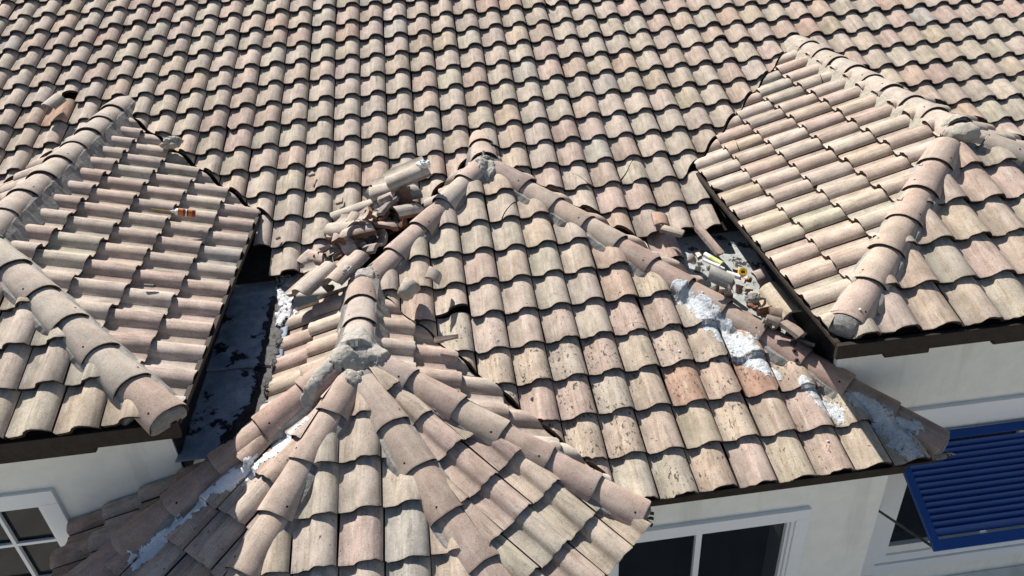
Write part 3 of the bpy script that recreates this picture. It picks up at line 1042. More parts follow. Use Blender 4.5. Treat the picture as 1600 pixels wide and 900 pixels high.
# ------------------------------------------------------------------ the centre wing
wc = empty('hip_wing', (1.7, -6.0, -4.5), 'low hip roofed wing between its neighbours with white sealant smeared along one hip', 'house wing', 'hip roofed wings of the house')
def col_C(j, c, r):
    if r <= 5 and c < 4:
        return pick(j, (GREEN, 2.4), (TAN, 2.6), (PINK, 1.6), (CREAM, 2))
    return pick(j, (TAN, 3), (PINK, 2.2), (PEACH, 1.6), (GREEN, 1.2))
s_ = deck('Cf', REG['Cf'], (0, 9), wc); lay('Cf', (-8, 14), (-3, 9), REG['Cf'], s_, col_C, lambda j, c, r: (.15 if r < 4 else .55 + .4*j.random()) if not (r >= 6 and j.random() < .6) else 1.05, 41)
s_ = deck('Cr', REG['Cr'], (0, 3), wc); lay('Cr', (-8, 6), (-4, 3), REG['Cr'], s_, lambda j, c, r: pick(j, (PINK, 2), (MAUVE, 2), (TAN, 1)), SK['dirt'], 42)
s_ = deck('Cl', [h for h in REG['Cl'][:3]] + [half((-.44,0),(-.44,-9),(1,0))], (0, 6), wc); lay('Cl', (-6, 4), (-3, 3), REG['Cl'], s_, lambda j, c, r: pick(j, (PINK, 2), (CREAM, 2)), SK['dirt'], 43)
cap_row('rC', [.65, 1.04], wc, start=.28, end=1.10, plug=False, tint=((CAPC, 1),), seed=8)
cap_row('hCl', [-2.294 + .386*i for i in range(0, 5)], wc, start=-2.60, tint=((CAPC_PALE, 1), (CAPC, 1)), seed=9, end=-.74, plug=False)
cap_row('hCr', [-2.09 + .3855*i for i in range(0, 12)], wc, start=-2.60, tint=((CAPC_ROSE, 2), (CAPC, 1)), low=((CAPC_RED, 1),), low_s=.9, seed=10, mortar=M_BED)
boards([((1.9,-6.61,-2.50),(4.42,-6.58,-2.42))], wc)  # dark strip standing in for the shadow below this eave; no fascia here
wall_front('wall', 1.5, 4.42, -6.5, -2.42, -6.45, .15, [(2.20, 3.69, -4.6, -3.03)], wc)
MB().box((4.27, -6.298, -6.5), (4.42, -5.853, -2.42)).build('wall', M_STUCCO, wc)
win = frame_ring(2.08, 3.806, -4.72, -2.915, .112, -6.49, -6.43).build('window', M_FRAME, wc, .004)
frame_ring(2.193, 3.693, -4.607, -3.028, .028, -6.475, -6.37).build('sash', M_FRAME, win, .003)
frame_ring(2.222, 3.664, -4.578, -3.057, .022, -6.452, -6.38).build('sash', M_FRAME, win, .003)
MB().box((2.885, -6.44, -4.555), (2.935, -6.385, -3.08)).build('mullion', M_FRAME, win, .003)
MB().box((2.245, -6.402, -4.555), (2.884, -6.396, -3.08)).build('pane', M_GLASS, win)
MB().box((2.936, -6.412, -4.555), (3.641, -6.406, -3.08)).build('pane', M_GLASS, win)
cv, cf_ = [], []
for i in range(49):
    x = 2.2 + 1.48 * i / 48
    yy = -6.24 + .018 * math.sin(i * 1.25) + .008 * math.sin(i * .51)
    cv += [Vector((x, yy, -4.6)) - base_of(wc), Vector((x, yy, -3.03)) - base_of(wc), Vector((x, yy + .004, -3.03)) - base_of(wc), Vector((x, yy + .004, -4.6)) - base_of(wc)]
for i in range(36):
    if 19 <= i <= 23: continue
    a_ = i * 4
    for q in range(4):
        cf_.append((a_ + q, a_ + 4 + q, a_ + 4 + (q+1) % 4, a_ + (q+1) % 4))
o = bpy.data.objects.new('curtain', mesh('curtain', cv, cf_, [M_CURTAIN], smooth=True)); COL.objects.link(o); o.parent = win
o.location = tuple(-Vector(win.location))
MB().box((2.19, -6.10, -4.62), (3.70, -6.07, -3.0)).build('dark_interior', M_ROOM, win)

# ------------------------------------------------------------------ the bay in front
wb = empty('bay_roof', (.35, -6.5, -4.5), 'small faceted bay roof in front whose four hips fan out from a mortar patch', 'bay')
col_D = lambda j, c, r: pick(j, (TAN, 2), (PINK, 2.2), (CREAM, 1.5), (GREEN, 1.8), (SLATE, .5))
dD = lambda j, c, r: .35 + .45*j.random()
s_ = deck('Df', REG['Df'], (0, 4), wb); lay('Df', (-8, 9), (-3, 4), REG['Df'], s_, col_D, dD, 51)
s_ = deck('Dd', REG['Dd'], (0, 3), wb); lay('Dd', (-10, 10), (-6, 3), REG['Dd'], s_, lambda j, c, r: pick(j, (GREEN, 2), (PINK, 2.6), (TAN, 2.2)), lambda j, c, r: .15, 52)
s_ = deck('Dr', REG['Dr'], (0, 6), wb); lay('Dr', (-9, 6), (-3, 6), REG['Dr'], s_, lambda j, c, r: pick(j, (PINK, 2), (CREAM, 1.6), (TAN, 1)), SK['dirt'], 53)
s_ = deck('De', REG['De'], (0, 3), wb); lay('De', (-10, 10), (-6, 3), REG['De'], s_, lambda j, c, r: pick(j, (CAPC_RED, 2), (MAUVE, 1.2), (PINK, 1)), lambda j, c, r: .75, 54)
s_ = deck('Dl', REG['Dl'], (0, 1), wb); lay('Dl', (-3, 9), (-2, 1), REG['Dl'], s_, lambda j, c, r: pick(j, (PINK, 2), (CREAM, 2), (TAN, 1.6)), lambda j, c, r: .6, 55)
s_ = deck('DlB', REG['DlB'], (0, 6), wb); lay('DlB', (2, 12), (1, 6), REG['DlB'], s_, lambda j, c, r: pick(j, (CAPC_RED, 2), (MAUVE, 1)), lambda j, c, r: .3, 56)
cap_row('rD', [2.862, 3.217, 3.60], wb, start=2.44, end=3.62, plug=False, tint=((CAPC_PALE, 1), (CAPC, 1)), seed=11)
cap_row('h4', [1.62] + [2.05 + .388*i for i in range(0, 5)], wb, start=1.20, tint=((CAPC_ROSE, 1), (CAPC, 1)), seed=12, mortar=M_MORTAR_PLAIN)
cap_row('h3', [1.50 + .40*i for i in range(0, 6)], wb, start=.98, tint=((CAPC_ROSE, 1), (CAPC, 1)), seed=13, mortar=M_BED)
cap_row('h2', [1.33 + .40*i for i in range(0, 6)], wb, start=.98, tint=((CAPC, 1),), seed=14, mortar=M_MORTAR_PLAIN)
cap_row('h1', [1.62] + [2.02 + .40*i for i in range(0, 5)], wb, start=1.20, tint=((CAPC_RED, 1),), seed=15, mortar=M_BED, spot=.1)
V = [(2.0,-6.46),(1.15,-7.30),(-.45,-7.30),(-1.30,-6.46)]
F = [(i, (i+1) % 4, 4+(i+1) % 4, 4+i) for i in range(4)] + [(3,2,1,0),(4,5,6,7)]
me = mesh('wall', [Vector((x, y, z)) - base_of(wb) for z in (-6.5, -2.52) for x, y in V], F, [M_STUCCO])
bmx = bmesh.new(); bmx.from_mesh(me); bmesh.ops.recalc_face_normals(bmx, faces=bmx.faces); bmx.to_mesh(me); bmx.free()
o = bpy.data.objects.new('wall', me); COL.objects.link(o); o.parent = wb

# ------------------------------------------------------------------ drapes: mortar and sealant that follow what they lie on
BVH = BVHTree.FromPolygons(BV, BF)
def drape(name, mat, path, parent, thick=.012, amp=.010, rag=.35, step=.009, lab=None, seed=0, maxjump=.075, fillup=0.0, ztop=-1.42):
    """a skin laid over tiles and caps along a path of (x, y, half width); ragged edge, bumpy top"""
    P = [Vector((a, b)) for a, b, _ in path]
    Wd = [w for _, _, w in path]
    x0 = min(p.x - w for p, w in zip(P, Wd)) - .05; x1 = max(p.x + w for p, w in zip(P, Wd)) + .05
    y0 = min(p.y - w for p, w in zip(P, Wd)) - .05; y1 = max(p.y + w for p, w in zip(P, Wd)) + .05
    nx, ny = int((x1-x0)/step)+1, int((y1-y0)/step)+1
    ids, V, F = {}, [], []
    off = base_of(parent)
    so = Vector((seed*3.7, seed*1.9, 0))
    def cover(x, y):
        q = Vector((x, y)); best = -9
        for i in range(max(1, len(P)-1)):
            a = P[i]; b = P[min(i+1, len(P)-1)]
            t_ = 0 if (b-a).length < 1e-6 else max(0, min(1, (q-a).dot(b-a)/(b-a).length_squared))
            w = Wd[i]*(1-t_) + Wd[min(i+1, len(P)-1)]*t_
            best = max(best, 1 - (q-(a+(b-a)*t_)).length/w)
        pp = Vector((x, y, 0)) + so
        return best + rag*(noise.noise(pp*9)*.8 + noise.noise(pp*24)*.7 + noise.noise(pp*55)*.5 + noise.noise(pp*120)*.25)
    for i in range(nx):
        for j in range(ny):
            x, y = x0 + i*step, y0 + j*step
            k = cover(x, y)
            if k <= -.02:
                continue
            h, nrm, idx, dist = BVH.ray_cast(Vector((x, y, ztop)), Vector((0, 0, -1)))
            if h is None:
                continue
            edge = min(1, max(0, k*4))
            pp = Vector((x, y, 0)) + so
            z = h.z + (thick + fillup)*edge + amp*edge*(noise.noise(pp*14) + .7*noise.noise(pp*38)) + .0015 - .006*(1-edge)
            ids[(i, j)] = len(V)
            V.append(Vector((x, y, z)) - off)
    for (i, j), a in ids.items():
        q = [ids.get(c) for c in ((i, j), (i+1, j), (i+1, j+1), (i, j+1))]
        if None in q:
            continue
        zs = [V[c].z for c in q]
        if max(zs) - min(zs) > maxjump:
            continue
        F.append(tuple(q))
    me = mesh(name, V, F, [mat], smooth=True)
    o = bpy.data.objects.new(name, me); COL.objects.link(o); o.parent = parent
    if lab:
        o['label'] = lab
    return o

drape('mortar_patch', M_MORTAR, [(.27,-5.66,.12),(.37,-5.56,.17),(.50,-5.62,.12)], wb, .026, .007, .30, fillup=.012, maxjump=.2, seed=1, ztop=0)
drape('mortar_patch', M_MORTAR, [(.35,-5.62,.07),(.345,-5.86,.065)], wb, .020, .006, .35, maxjump=.2, seed=2, ztop=0)
drape('mortar_patch', M_MORTAR, [(.20,-5.66,.05),(-.02,-5.93,.055)], wb, .014, .006, .4, maxjump=.2, seed=3, ztop=0)
drape('mortar_patch', M_MORTAR_CREAM, [(5.55,-4.70,.10),(5.63,-4.66,.15),(5.72,-4.72,.10)], wr, .022, .010, .3, maxjump=.2, seed=4, ztop=0)
drape('mortar_patch', M_MORTAR, [(1.60,-3.14,.10),(1.62,-3.27,.08)], wc, .022, .012, .3, maxjump=.2, seed=5, ztop=0)
drape('mortar_patch', M_MORTAR, [(.37,-4.44,.10),(.30,-4.48,.07)], wb, .018, .010, .3, maxjump=.2, seed=6, ztop=0)
drape('mortar_patch', M_MORTAR_PLAIN, [(-2.455,-4.80,.14)], wl, .022, .010, .3, maxjump=.2, seed=7, ztop=0)
drape('sealant_coat', M_SEAL, [(3.12,-4.89,.055),(3.26,-5.11,.095),(3.38,-5.37,.125),(3.53,-5.61,.125),(3.67,-5.78,.08)], wc, .003, .004, .75, lab='thick white sealant smeared along the hip', seed=8, maxjump=.12)
drape('sealant_coat', M_SEAL, [(3.86,-5.92,.05),(3.97,-6.08,.085),(4.06,-6.22,.07)], wc, .003, .004, .75, lab='white sealant splash near the wall', seed=9, maxjump=.12)
drape('sealant_coat', M_SEAL, [(4.20,-6.10,.06),(4.34,-6.30,.09),(4.42,-6.46,.08),(4.45,-6.62,.05)], wc, .003, .004, .75, seed=10, maxjump=.12)
drape('sealant_coat', M_SEAL, [(4.42,-6.36,.06),(4.58,-6.40,.05)], wc, .003, .004, .65, seed=11, maxjump=.12)
drape('sealant_coat', M_SEAL_LIFT, [(-.03,-6.09,.045),(-.19,-6.18,.05),(-.34,-6.27,.04)], wb, .004, .004, .65, seed=12, maxjump=.1)
drape('sealant_coat', M_SEAL_LIFT, [(-.38,-6.29,.045),(-.49,-6.35,.07),(-.62,-6.43,.05)], wb, .004, .004, .65, seed=13, maxjump=.1)
drape('sealant_coat', M_SEAL_LIFT, [(-.68,-6.46,.05),(-.84,-6.56,.065),(-1.0,-6.65,.065),(-1.18,-6.74,.055)], wb, .004, .004, .65, seed=14, maxjump=.1)
drape('silver_patch', M_FOIL, [(-.47,-3.98,.10),(-.42,-4.20,.11),(-.40,-4.42,.10),(-.44,-4.60,.05)], main, .02, .026, .4, lab='crumpled silver patch at the membrane edge', seed=15, maxjump=.3, ztop=-1.69)
drape('tar_patch', M_TAR, [(-.50,-4.2,.10),(-.48,-4.8,.10),(-.47,-5.5,.09),(-.60,-6.0,.12)], main, .006, .004, .6, seed=16, ztop=-1.75)
drape('foam_seam', M_FOAM, [(-1.02,-6.34,.014),(-1.16,-6.40,.016)], wb, .008, .008, .5, step=.008, seed=18, maxjump=.2)

bm = bmesh.new()
bmesh.ops.create_icosphere(bm, subdivisions=4, radius=1.0)
for v in bm.verts:
    p = v.co.copy()
    k = 1 + .10*noise.noise(p*2.1) + .05*noise.noise(p*6)
    v.co = Vector((p.x*.150*k + 5.63, p.y*.125*k - 4.68, p.z*.085*k - .595)) - base_of(wr)
me = bpy.data.meshes.new('mortar_patch'); bm.to_mesh(me); bm.free()
me.materials.append(M_MORTAR_CREAM)
me.polygons.foreach_set('use_smooth', [True]*len(me.polygons))
o = bpy.data.objects.new('mortar_patch', me); COL.objects.link(o); o.parent = wr

# ------------------------------------------------------------------ ground
g = mesh('ground', [(-300,-300,-6.5),(300,-300,-6.5),(300,300,-6.5),(-300,300,-6.5)], [(0,1,2,3)], [M_GROUND])
o = bpy.data.objects.new('ground', g); COL.objects.link(o); o['kind'] = 'structure'

# ------------------------------------------------------------------ loose things
def put(name, me, M, label, cat, group=None, colour=None):
    o = bpy.data.objects.new(name, me)
    COL.objects.link(o)
    o.matrix_basis = M
    o['label'] = label
    o['category'] = cat
    if group:
        o['group'] = group
    if colour:
        o.color = colour
    return o

def axis_frame(nose, tail, up=(0, 0, 1), roll=0.0, pitch=0.0):
    nose, tail = Vector(nose), Vector(tail)
    y = (tail - nose).normalized()
    x = y.cross(Vector(up)).normalized()
    z = x.cross(y).normalized()
    M = Matrix((x, y, z)).transposed().to_4x4()
    M = M @ Matrix.Rotation(roll, 4, 'Y') @ Matrix.Rotation(pitch, 4, 'X')
    return nose, M

UPC = Vector((-.376, 0, .926))
UPM = Vector((0, -.384, .923))
def shard(nose, tail, label, planes=(), up=UPC, roll=0.0, pitch=0.0, base=TILE_BRK, col=CREAM[0], flip=False, xc=TW/2, group=None, name='broken_tile', lift=0.0, dirt=.2):
    """a tile, whole or broken by planes given in its own frame, lying along nose-tail"""
    n, M = axis_frame(nose, tail, up, roll, pitch)
    if flip:
        M = M @ Matrix.Rotation(math.pi, 4, 'Y')
    M.translation = n + Vector((0, 0, lift))
    M = M @ Matrix.Translation((-xc, 0, -.03))
    me = cut(base, [(Vector(a), Vector(b)) for a, b in planes], 'broken_tile') if planes else base
    if me is None:
        return None
    return put(name, me, M, label, 'roof tile', group, (*col, dirt))

HEAP = 'broken tiles heaped beside the centre hip'
NOSE_OFF = lambda y: ((0, y, 0), (.15, -1, 0))
TAIL_OFF = lambda y: ((0, y, 0), (.2, 1, 0))
PAN = ((.125, 0, 0), (1, .05, 0))         # keep the flat pan
BARREL = ((.125, 0, 0), (-1, .08, 0))     # keep the barrel
shard((.60,-3.37,-1.13), (.98,-3.31,-.985), 'whole grey tile lying highest on the heap of broken tiles', roll=.38, lift=.05, col=CREAM[1], group=HEAP)
shard((.44,-3.30,-1.235), (.80,-3.36,-1.10), 'pale tile with a flat pan wedged just below the highest tile of the heap', [TAIL_OFF(.34)], roll=.40, lift=.04, col=CREAM[3], group=HEAP)
shard((.54,-3.36,-1.235), (.78,-3.44,-1.14), 'curved tile half showing its wavy broken edge in the upper heap', [TAIL_OFF(.24), BARREL], roll=.25, col=CREAM[0], group=HEAP)
shard((.50,-3.34,-1.30), (.76,-3.42,-1.20), 'second curved tile half stacked under another in the upper heap', [TAIL_OFF(.27), BARREL], roll=.1, col=SLATE[1], group=HEAP)
shard((.37,-3.34,-1.375), (.72,-3.42,-1.235), 'pink tile sliver lying on edge above the red ones in the heap', [TAIL_OFF(.36), PAN], roll=.5, col=PINK[2], base=TILE_RED, group=HEAP)
shard((.44,-3.47,-1.37), (.88,-3.63,-1.195), 'long red brown tile piece turned underside up in the heap', [BARREL], roll=.8, col=PEACH[1], base=TILE_RED, flip=True, group=HEAP)
shard((.55,-3.60,-1.39), (.82,-3.68,-1.28), 'short red brown tile scrap beneath the long red piece', [TAIL_OFF(.26), PAN], roll=.5, base=TILE_RED, flip=True, col=PEACH[1], group=HEAP)
shard((.02,-3.45,-1.40), (.42,-3.33,-1.285), 'narrow barrel strip of tile lying slantwise at the outer side of the heap', [((.150, 0, 0), (-1, .02, 0))], roll=-.25, col=CREAM[3], group=HEAP, xc=.21)
shard((.02,-3.56,-1.475), (.47,-3.86,-1.30), 'whole buff tile with a jagged far end in the middle of the heap', [((0,.40,0),(.5,1,0))], roll=.30, lift=.06, col=CREAM[2], group=HEAP)
shard((.36,-3.90,-1.44), (.56,-4.06,-1.37), 'upturned curved tile end under the whole buff tile', [TAIL_OFF(.22)], roll=.15, flip=True, col=CREAM[2], group=HEAP)
shard((-.19,-3.45,-1.60), (.03,-3.40,-1.50), 'bright narrow tile flank pointing down the slope left in the heap', [TAIL_OFF(.27), ((.10,0,0),(1,0,0))], roll=-.5, col=CREAM[1], group=HEAP)
shard((.0,-3.90,-1.55), (.0,-3.66,-1.40), 'triangular pale tile fragment standing in the lower heap', [((.02,0,0),(-1,.45,0)), ((.20,0,0),(1,.5,0)), PAN], roll=.1, col=CREAM[3], group=HEAP, xc=.07)
shard((-.36,-3.82,-1.67), (-.20,-3.60,-1.60), 'wavy brown tile scrap at the lower left tip of the heap', [TAIL_OFF(.24), BARREL], roll=.35, col=MAUVE[0], group=HEAP)
shard((-.34,-3.66,-1.66), (-.20,-3.62,-1.60), 'small tile scrap just above the wavy brown scrap', [TAIL_OFF(.17), PAN], roll=-.3, col=CREAM[0], group=HEAP)
shard((-.21,-3.70,-1.67), (-.08,-3.84,-1.62), 'buff tile corner lying left of the triangular fragment', [TAIL_OFF(.16), PAN], roll=.2, col=PINK[2], group=HEAP)
shard((-.235,-4.60,-1.60), (.05,-4.20,-1.47), 'whole pale tile with grooved edge lying at the bottom of the heap', roll=.10, lift=.06, col=CREAM[3], group=HEAP)
shard((.05,-4.52,-1.56), (.25,-4.22,-1.46), 'second whole tile half under the grooved one beside the ridge', roll=.1, lift=.05, col=PINK[2], group=HEAP)
shard((-.34,-4.08,-1.74), (-.24,-3.86,-1.66), 'tile end sticking out above the silver patch', [TAIL_OFF(.25), PAN], roll=.15, col=CREAM[1], group=HEAP)
hr = random.Random(77)
for i in range(84):
    k_ = hr.random()
    a = Vector((-.24 + .80*k_ + hr.uniform(-.10,.10), -4.02 + .52*k_ + hr.uniform(-.22, .20), 0))
    if a.x > .15 and a.y < -4.05:
        a.x -= .25
    a.z = -1.047 - .4063*(1.599 - a.x) - .02 + hr.uniform(.0, .16)
    b = a + Vector((hr.uniform(-1, 1), hr.uniform(-1, 1), hr.uniform(-.3, .5))).normalized()
    l_ = hr.uniform(.05, .15) if i % 4 else hr.uniform(.12, .24)
    x_ = hr.uniform(.03, .20)
    shard(a, b, 'small broken tile shard in the rubble of the heap', [((0, l_, 0), (hr.uniform(-.6,.6), 1, 0)), ((x_, 0, 0), (-1, hr.uniform(-.5,.5), 0)), ((x_ + hr.uniform(.05,.10), 0, 0), (1, hr.uniform(-.5,.5), 0))],
          roll=hr.uniform(-.8, .8), pitch=hr.uniform(-.4,.4), col=hr.choice(CREAM + PINK + SLATE), base=hr.choice((TILE_BRK, TILE_BRK, TILE_RED)), group='tile shards in the heap', name='tile_shard', flip=hr.random() < .3, xc=x_)
for i in range(46):
    k_ = hr.random()
    a = Vector((-.22 + .86*k_ + hr.uniform(-.08,.08), -3.98 + .56*k_ + hr.uniform(-.16,.16), 0))
    a.z = -1.047 - .4063*(1.599 - a.x) + hr.uniform(.08, .20) + .07*k_
    w_ = math.radians(hr.gauss(0, 38))
    b = a + Vector((math.cos(w_), math.sin(w_), hr.uniform(.05, .55))).normalized()
    l_ = hr.uniform(.12, .28)
    half_ = hr.choice((PAN, BARREL, PAN, BARREL, ((.19, 0, 0), (-1, hr.uniform(-.3,.3), 0)), ((.07, 0, 0), (1, hr.uniform(-.3,.3), 0))))
    shard(a, b, 'broken strip of tile jutting from the heap at an odd angle', [((0, l_, 0), (hr.uniform(-.7,.7), 1, 0)), half_, ((0, .02, 0), (hr.uniform(-.6,.6), -1, 0))],
          roll=hr.uniform(-.5, .9), pitch=hr.uniform(-.25,.25), col=hr.choice(CREAM + PINK + SLATE + MAUVE), base=hr.choice((TILE_BRK, TILE_BRK, TILE_BRK, TILE_RED)), group='broken strips jutting from the heap', flip=hr.random() < .35, xc=.15, dirt=.5)
# scraps lying on the main slope
shard((-.215,-2.85,-1.135), (-.213,-2.72,-1.09), 'small wedge of broken tile alone on the main slope', [((.05,0,0),(-1,.6,0)), ((.12,0,0),(1,.6,0)), ((0,.10,0),(0,1,0))], up=UPM, col=CREAM[0], xc=.08, lift=.0)
shard((.076,-3.26,-1.30), (.076,-3.15,-1.262), 'small square block of tile on the main slope beside the heap', [((.04,0,0),(-1,0,0)), ((.11,0,0),(1,0,0)), ((0,.085,0),(0,1,0))], up=UPM, col=CREAM[2], xc=.075, lift=.0)
shard((-.516,-3.59,-1.47), (-.519,-3.52,-1.44), 'tiny dark chip on a tile above the left membrane', [((.05,0,0),(-1,.6,0)), ((.10,0,0),(1,.6,0)), ((0,.055,0),(0,1,0))], up=UPM, col=CREAM[2], xc=.08, lift=.012)
shard((-3.17,-1.60,-.575), (-3.05,-1.31,-.46), 'broken barrel piece lying on the bare orange tile at upper left', [((.155,0,0),(-1,.05,0)), TAIL_OFF(.26)], up=UPM, col=CREAM[3], xc=.2, roll=-.3, lift=.03)
shard((.955,-4.73,-1.53), (1.01,-4.58,-1.475), 'short barrel chip standing on the centre slope near the bay ridge', [((.17,0,0),(-1,0,0)), TAIL_OFF(.17)], up=(0,-.34,.94), col=CREAM[2], xc=.23, lift=.04, roll=.2)
shard((.95,-5.30,-1.72), (1.14,-5.29,-1.715), 'thin tile sliver lying along the bay valley', [((.05,0,0),(1,.1,0)), TAIL_OFF(.20)], up=(.3,-.2,.93), col=PINK[1], xc=.03, roll=.3, lift=.03)
# right hand gap
GAP = 'tile pieces lying in the right valley'
shard((3.70,-4.36,-1.77), (3.63,-4.06,-1.65), 'narrow brown strip of tile beside the grey membrane', [((.10,0,0),(1,0,0))], up=UPM, col=PINK[3], group=GAP, xc=.05, roll=.25, lift=.03)
shard((3.215,-3.99,-1.61), (3.23,-3.80,-1.53), 'bright orange tile end exposed in the gap above the right valley', [((.14,0,0),(-1,0,0)), TAIL_OFF(.20)], up=UPM, col=TERRA[0], group=GAP, xc=.2, lift=.02)
shard((3.34,-4.27,-1.60), (3.12,-4.13,-1.53), 'rounded tan barrel piece below the orange tile end', [((.14,0,0),(-1,0,0)), TAIL_OFF(.24)], up=(.37,0,.93), col=TAN[0], group=GAP, xc=.2, lift=.02)
shard((3.39,-4.87,-1.62), (3.64,-4.96,-1.70), 'stained lens shaped tile fragment leaning on the hip caps', [((.06,0,0),(-1,.15,0)), ((.06,.25,0),(-.5,1,0)), TAIL_OFF(.27)], up=(.37,-.1,.93), col=SLATE[0], group=GAP, xc=.15, lift=.03, dirt=.8)
shard((3.74,-4.70,-1.73), (3.84,-4.82,-1.73), 'small brown triangle of tile behind the yellow cap', [((.03,0,0),(-1,.5,0)), ((.13,0,0),(1,.5,0)), PAN], up=(.2,-.3,.93), col=TAN[1], base=TILE_RED, group=GAP, xc=.08, pitch=.4)
shard((3.90,-5.45,-1.86), (3.84,-5.02,-1.79), 'large curved tile piece with pale edges in the right valley', [((0,.38,0),(-.5,1,0))], up=(-.15,-.1,.97), col=TAN[2], group=GAP, xc=.15, roll=-.3, lift=.05)
shard((3.83,-4.86,-1.80), (3.97,-4.82,-1.78), 'dark rounded tile end next to the yellow scrap', [((.15,0,0),(-1,0,0)), TAIL_OFF(.15)], up=(0,-.4,.9), col=MAUVE[0], base=TILE_RED, group=GAP, xc=.2, lift=.05, dirt=.5)
shard((3.93,-5.62,-1.98), (3.80,-5.40,-1.88), 'rounded brown barrel end behind the lower hip caps', [((.14,0,0),(-1,0,0)), TAIL_OFF(.22)], up=(.3,0,.95), col=PINK[1], group=GAP, xc=.2, lift=.09)

for i in range(20):
    t_ = hr.random()
    a = Vector((3.45 + .45*t_ + hr.uniform(-.12,.16), -4.62 - .95*t_ + hr.uniform(-.15,.15), -1.70 - .18*t_ + hr.uniform(0,.04)))
    b = a + Vector((hr.uniform(-1,1), hr.uniform(-1,1), hr.uniform(-.2,.3))).normalized()
    l_ = hr.uniform(.04,.12); x_ = hr.uniform(.03,.20)
    shard(a, b, 'small tile chip in the dirt of the right valley', [((0, l_, 0), (hr.uniform(-.6,.6), 1, 0)), ((x_, 0, 0), (-1, hr.uniform(-.5,.5), 0)), ((x_ + hr.uniform(.04,.09), 0, 0), (1, hr.uniform(-.5,.5), 0))],
          roll=hr.uniform(-.5,.5), col=hr.choice(TAN + MAUVE + PEACH), base=hr.choice((TILE_BRK, TILE_RED)), group='tile chips in the right valley', name='tile_shard', flip=hr.random() < .3, xc=x_, dirt=.7)

def lump(name, c, r, label, cat, mat, seed=0, rough=.45, sub=3, flat=(1, 1, 1), group=None):
    bm = bmesh.new()
    bmesh.ops.create_icosphere(bm, subdivisions=sub, radius=1.0)
    for v in bm.verts:
        p = v.co.copy()
        q = p*1.3 + Vector((seed*5.1, 0, 0))
        k = 1 + rough*(noise.noise(q) + .5*noise.noise(q*2.7) + .25*noise.noise(q*6))
        v.co = Vector((p.x*flat[0], p.y*flat[1], p.z*flat[2]))*k*r
    me = bpy.data.meshes.new(name)
    bm.to_mesh(me); bm.free()
    me.materials.append(mat)
    return put(name, me, Matrix.Translation(c), label, cat, group)
lump('mortar_lump', (-1.70,-2.33,-.80), .085, 'crusty grey mortar lump at the top valley of the wing on the left', 'mortar', M_MORTAR, 1, .5, 4, (1.1, .9, .7))
lump('mortar_lump', (.225,-4.47,-1.395), .05, 'oval grey mortar lump on the tile beside the bay ridge', 'mortar', M_MORTAR, 2, .3, 3, (.8, 1.4, .8))
lump('mortar_lump', (3.69,-5.20,-1.70), .055, 'pale grey mortar chunk in the right valley beside the hip caps', 'mortar', M_MORTAR_PLAIN, 3, .35, 3, (1.1, .9, .75))
lump('mortar_crumb', (1.63,-5.65,-1.935), .016, 'round white mortar crumb on a tile nose of the centre slope', 'mortar', M_MORTAR_CREAM, 4, .3, 2)
lump('white_scrap', (.98,-3.42,-.90), .045, 'bright white scrap sticking up behind the highest tile of the heap', 'scrap', M_PLASTIC_W, 5, .8, 3, (1.2, .7, .8))
lump('yellow_scrap', (3.99,-4.90,-1.82), .04, 'flat yellow scrap in the shaded edge of the right valley', 'scrap', M_PLASTIC_Y, 6, .6, 3, (1.2, .8, .3))
pr = random.Random(4)
for i in range(16):
    t_ = i / 15
    c = Vector((3.80 + .16*pr.random(), -4.75 - 1.0*t_, -1.80 - .22*t_ + .0))
    h, *_ = BVH.ray_cast(Vector((c.x, c.y, -1.5)), Vector((0, 0, -1)))
    if h: c.z = h.z + .012
    lump('stone', c, pr.uniform(.014, .032), 'small dark pebble in the dirt of the right valley', 'pebble', M_MORTAR if i % 4 == 0 else M_BODY, 20+i, .4, 2, group='pebbles in the right valley')
for i, (x, y) in enumerate(((3.40,-5.55),(3.31,-5.02),(2.95,-5.55),(4.0,-6.25),(3.86,-6.42))):
    h, *_ = BVH.ray_cast(Vector((x, y, 2)), Vector((0, 0, -1)))
    lump('mortar_crumb', h + Vector((0, 0, .006)), .009, 'tiny white sealant crumb on the lower centre slope', 'mortar', M_PLASTIC_W, 50+i, .3, 2, group='sealant crumbs on the centre slope')

# torn grey cup shaped mortar sleeve on the centre slope
V, F = [], []
n, M = axis_frame((.70,-4.86,-1.52), (.80,-4.74,-1.46), (-.3, -.5, .8))
for k, (y, r) in enumerate(((0, .062), (.04, .070), (.09, .078), (.15, .085))):
    for i in range(18):
        w = 2*math.pi*i/18
        rr = r*(1 + .10*noise.noise(Vector((math.cos(w)*1.6, math.sin(w)*1.6, y*9))))
        V.append(M.to_3x3() @ Vector((rr*math.cos(w), y + (.03*noise.noise(Vector((math.cos(w)*2, math.sin(w)*2, 4))) if k == 3 else 0), rr*math.sin(w))))
for k in range(3):
    for i in range(18):
        F.append((k*18+i, (k+1)*18+i, (k+1)*18+(i+1) % 18, k*18+(i+1) % 18))
F.append(tuple(range(18))); F.append(tuple(reversed([54+i for i in range(18)])))
me = mesh('mortar_sleeve', V, F, [M_MORTAR_CREAM], smooth=True)
bmx = bmesh.new(); bmx.from_mesh(me); bmesh.ops.recalc_face_normals(bmx, faces=bmx.faces); bmx.to_mesh(me); bmx.free()
put('mortar_sleeve', me, Matrix.Translation((.71,-4.85,-1.505)), 'pale cup shaped mortar lump lying beside the bay ridge', 'mortar')

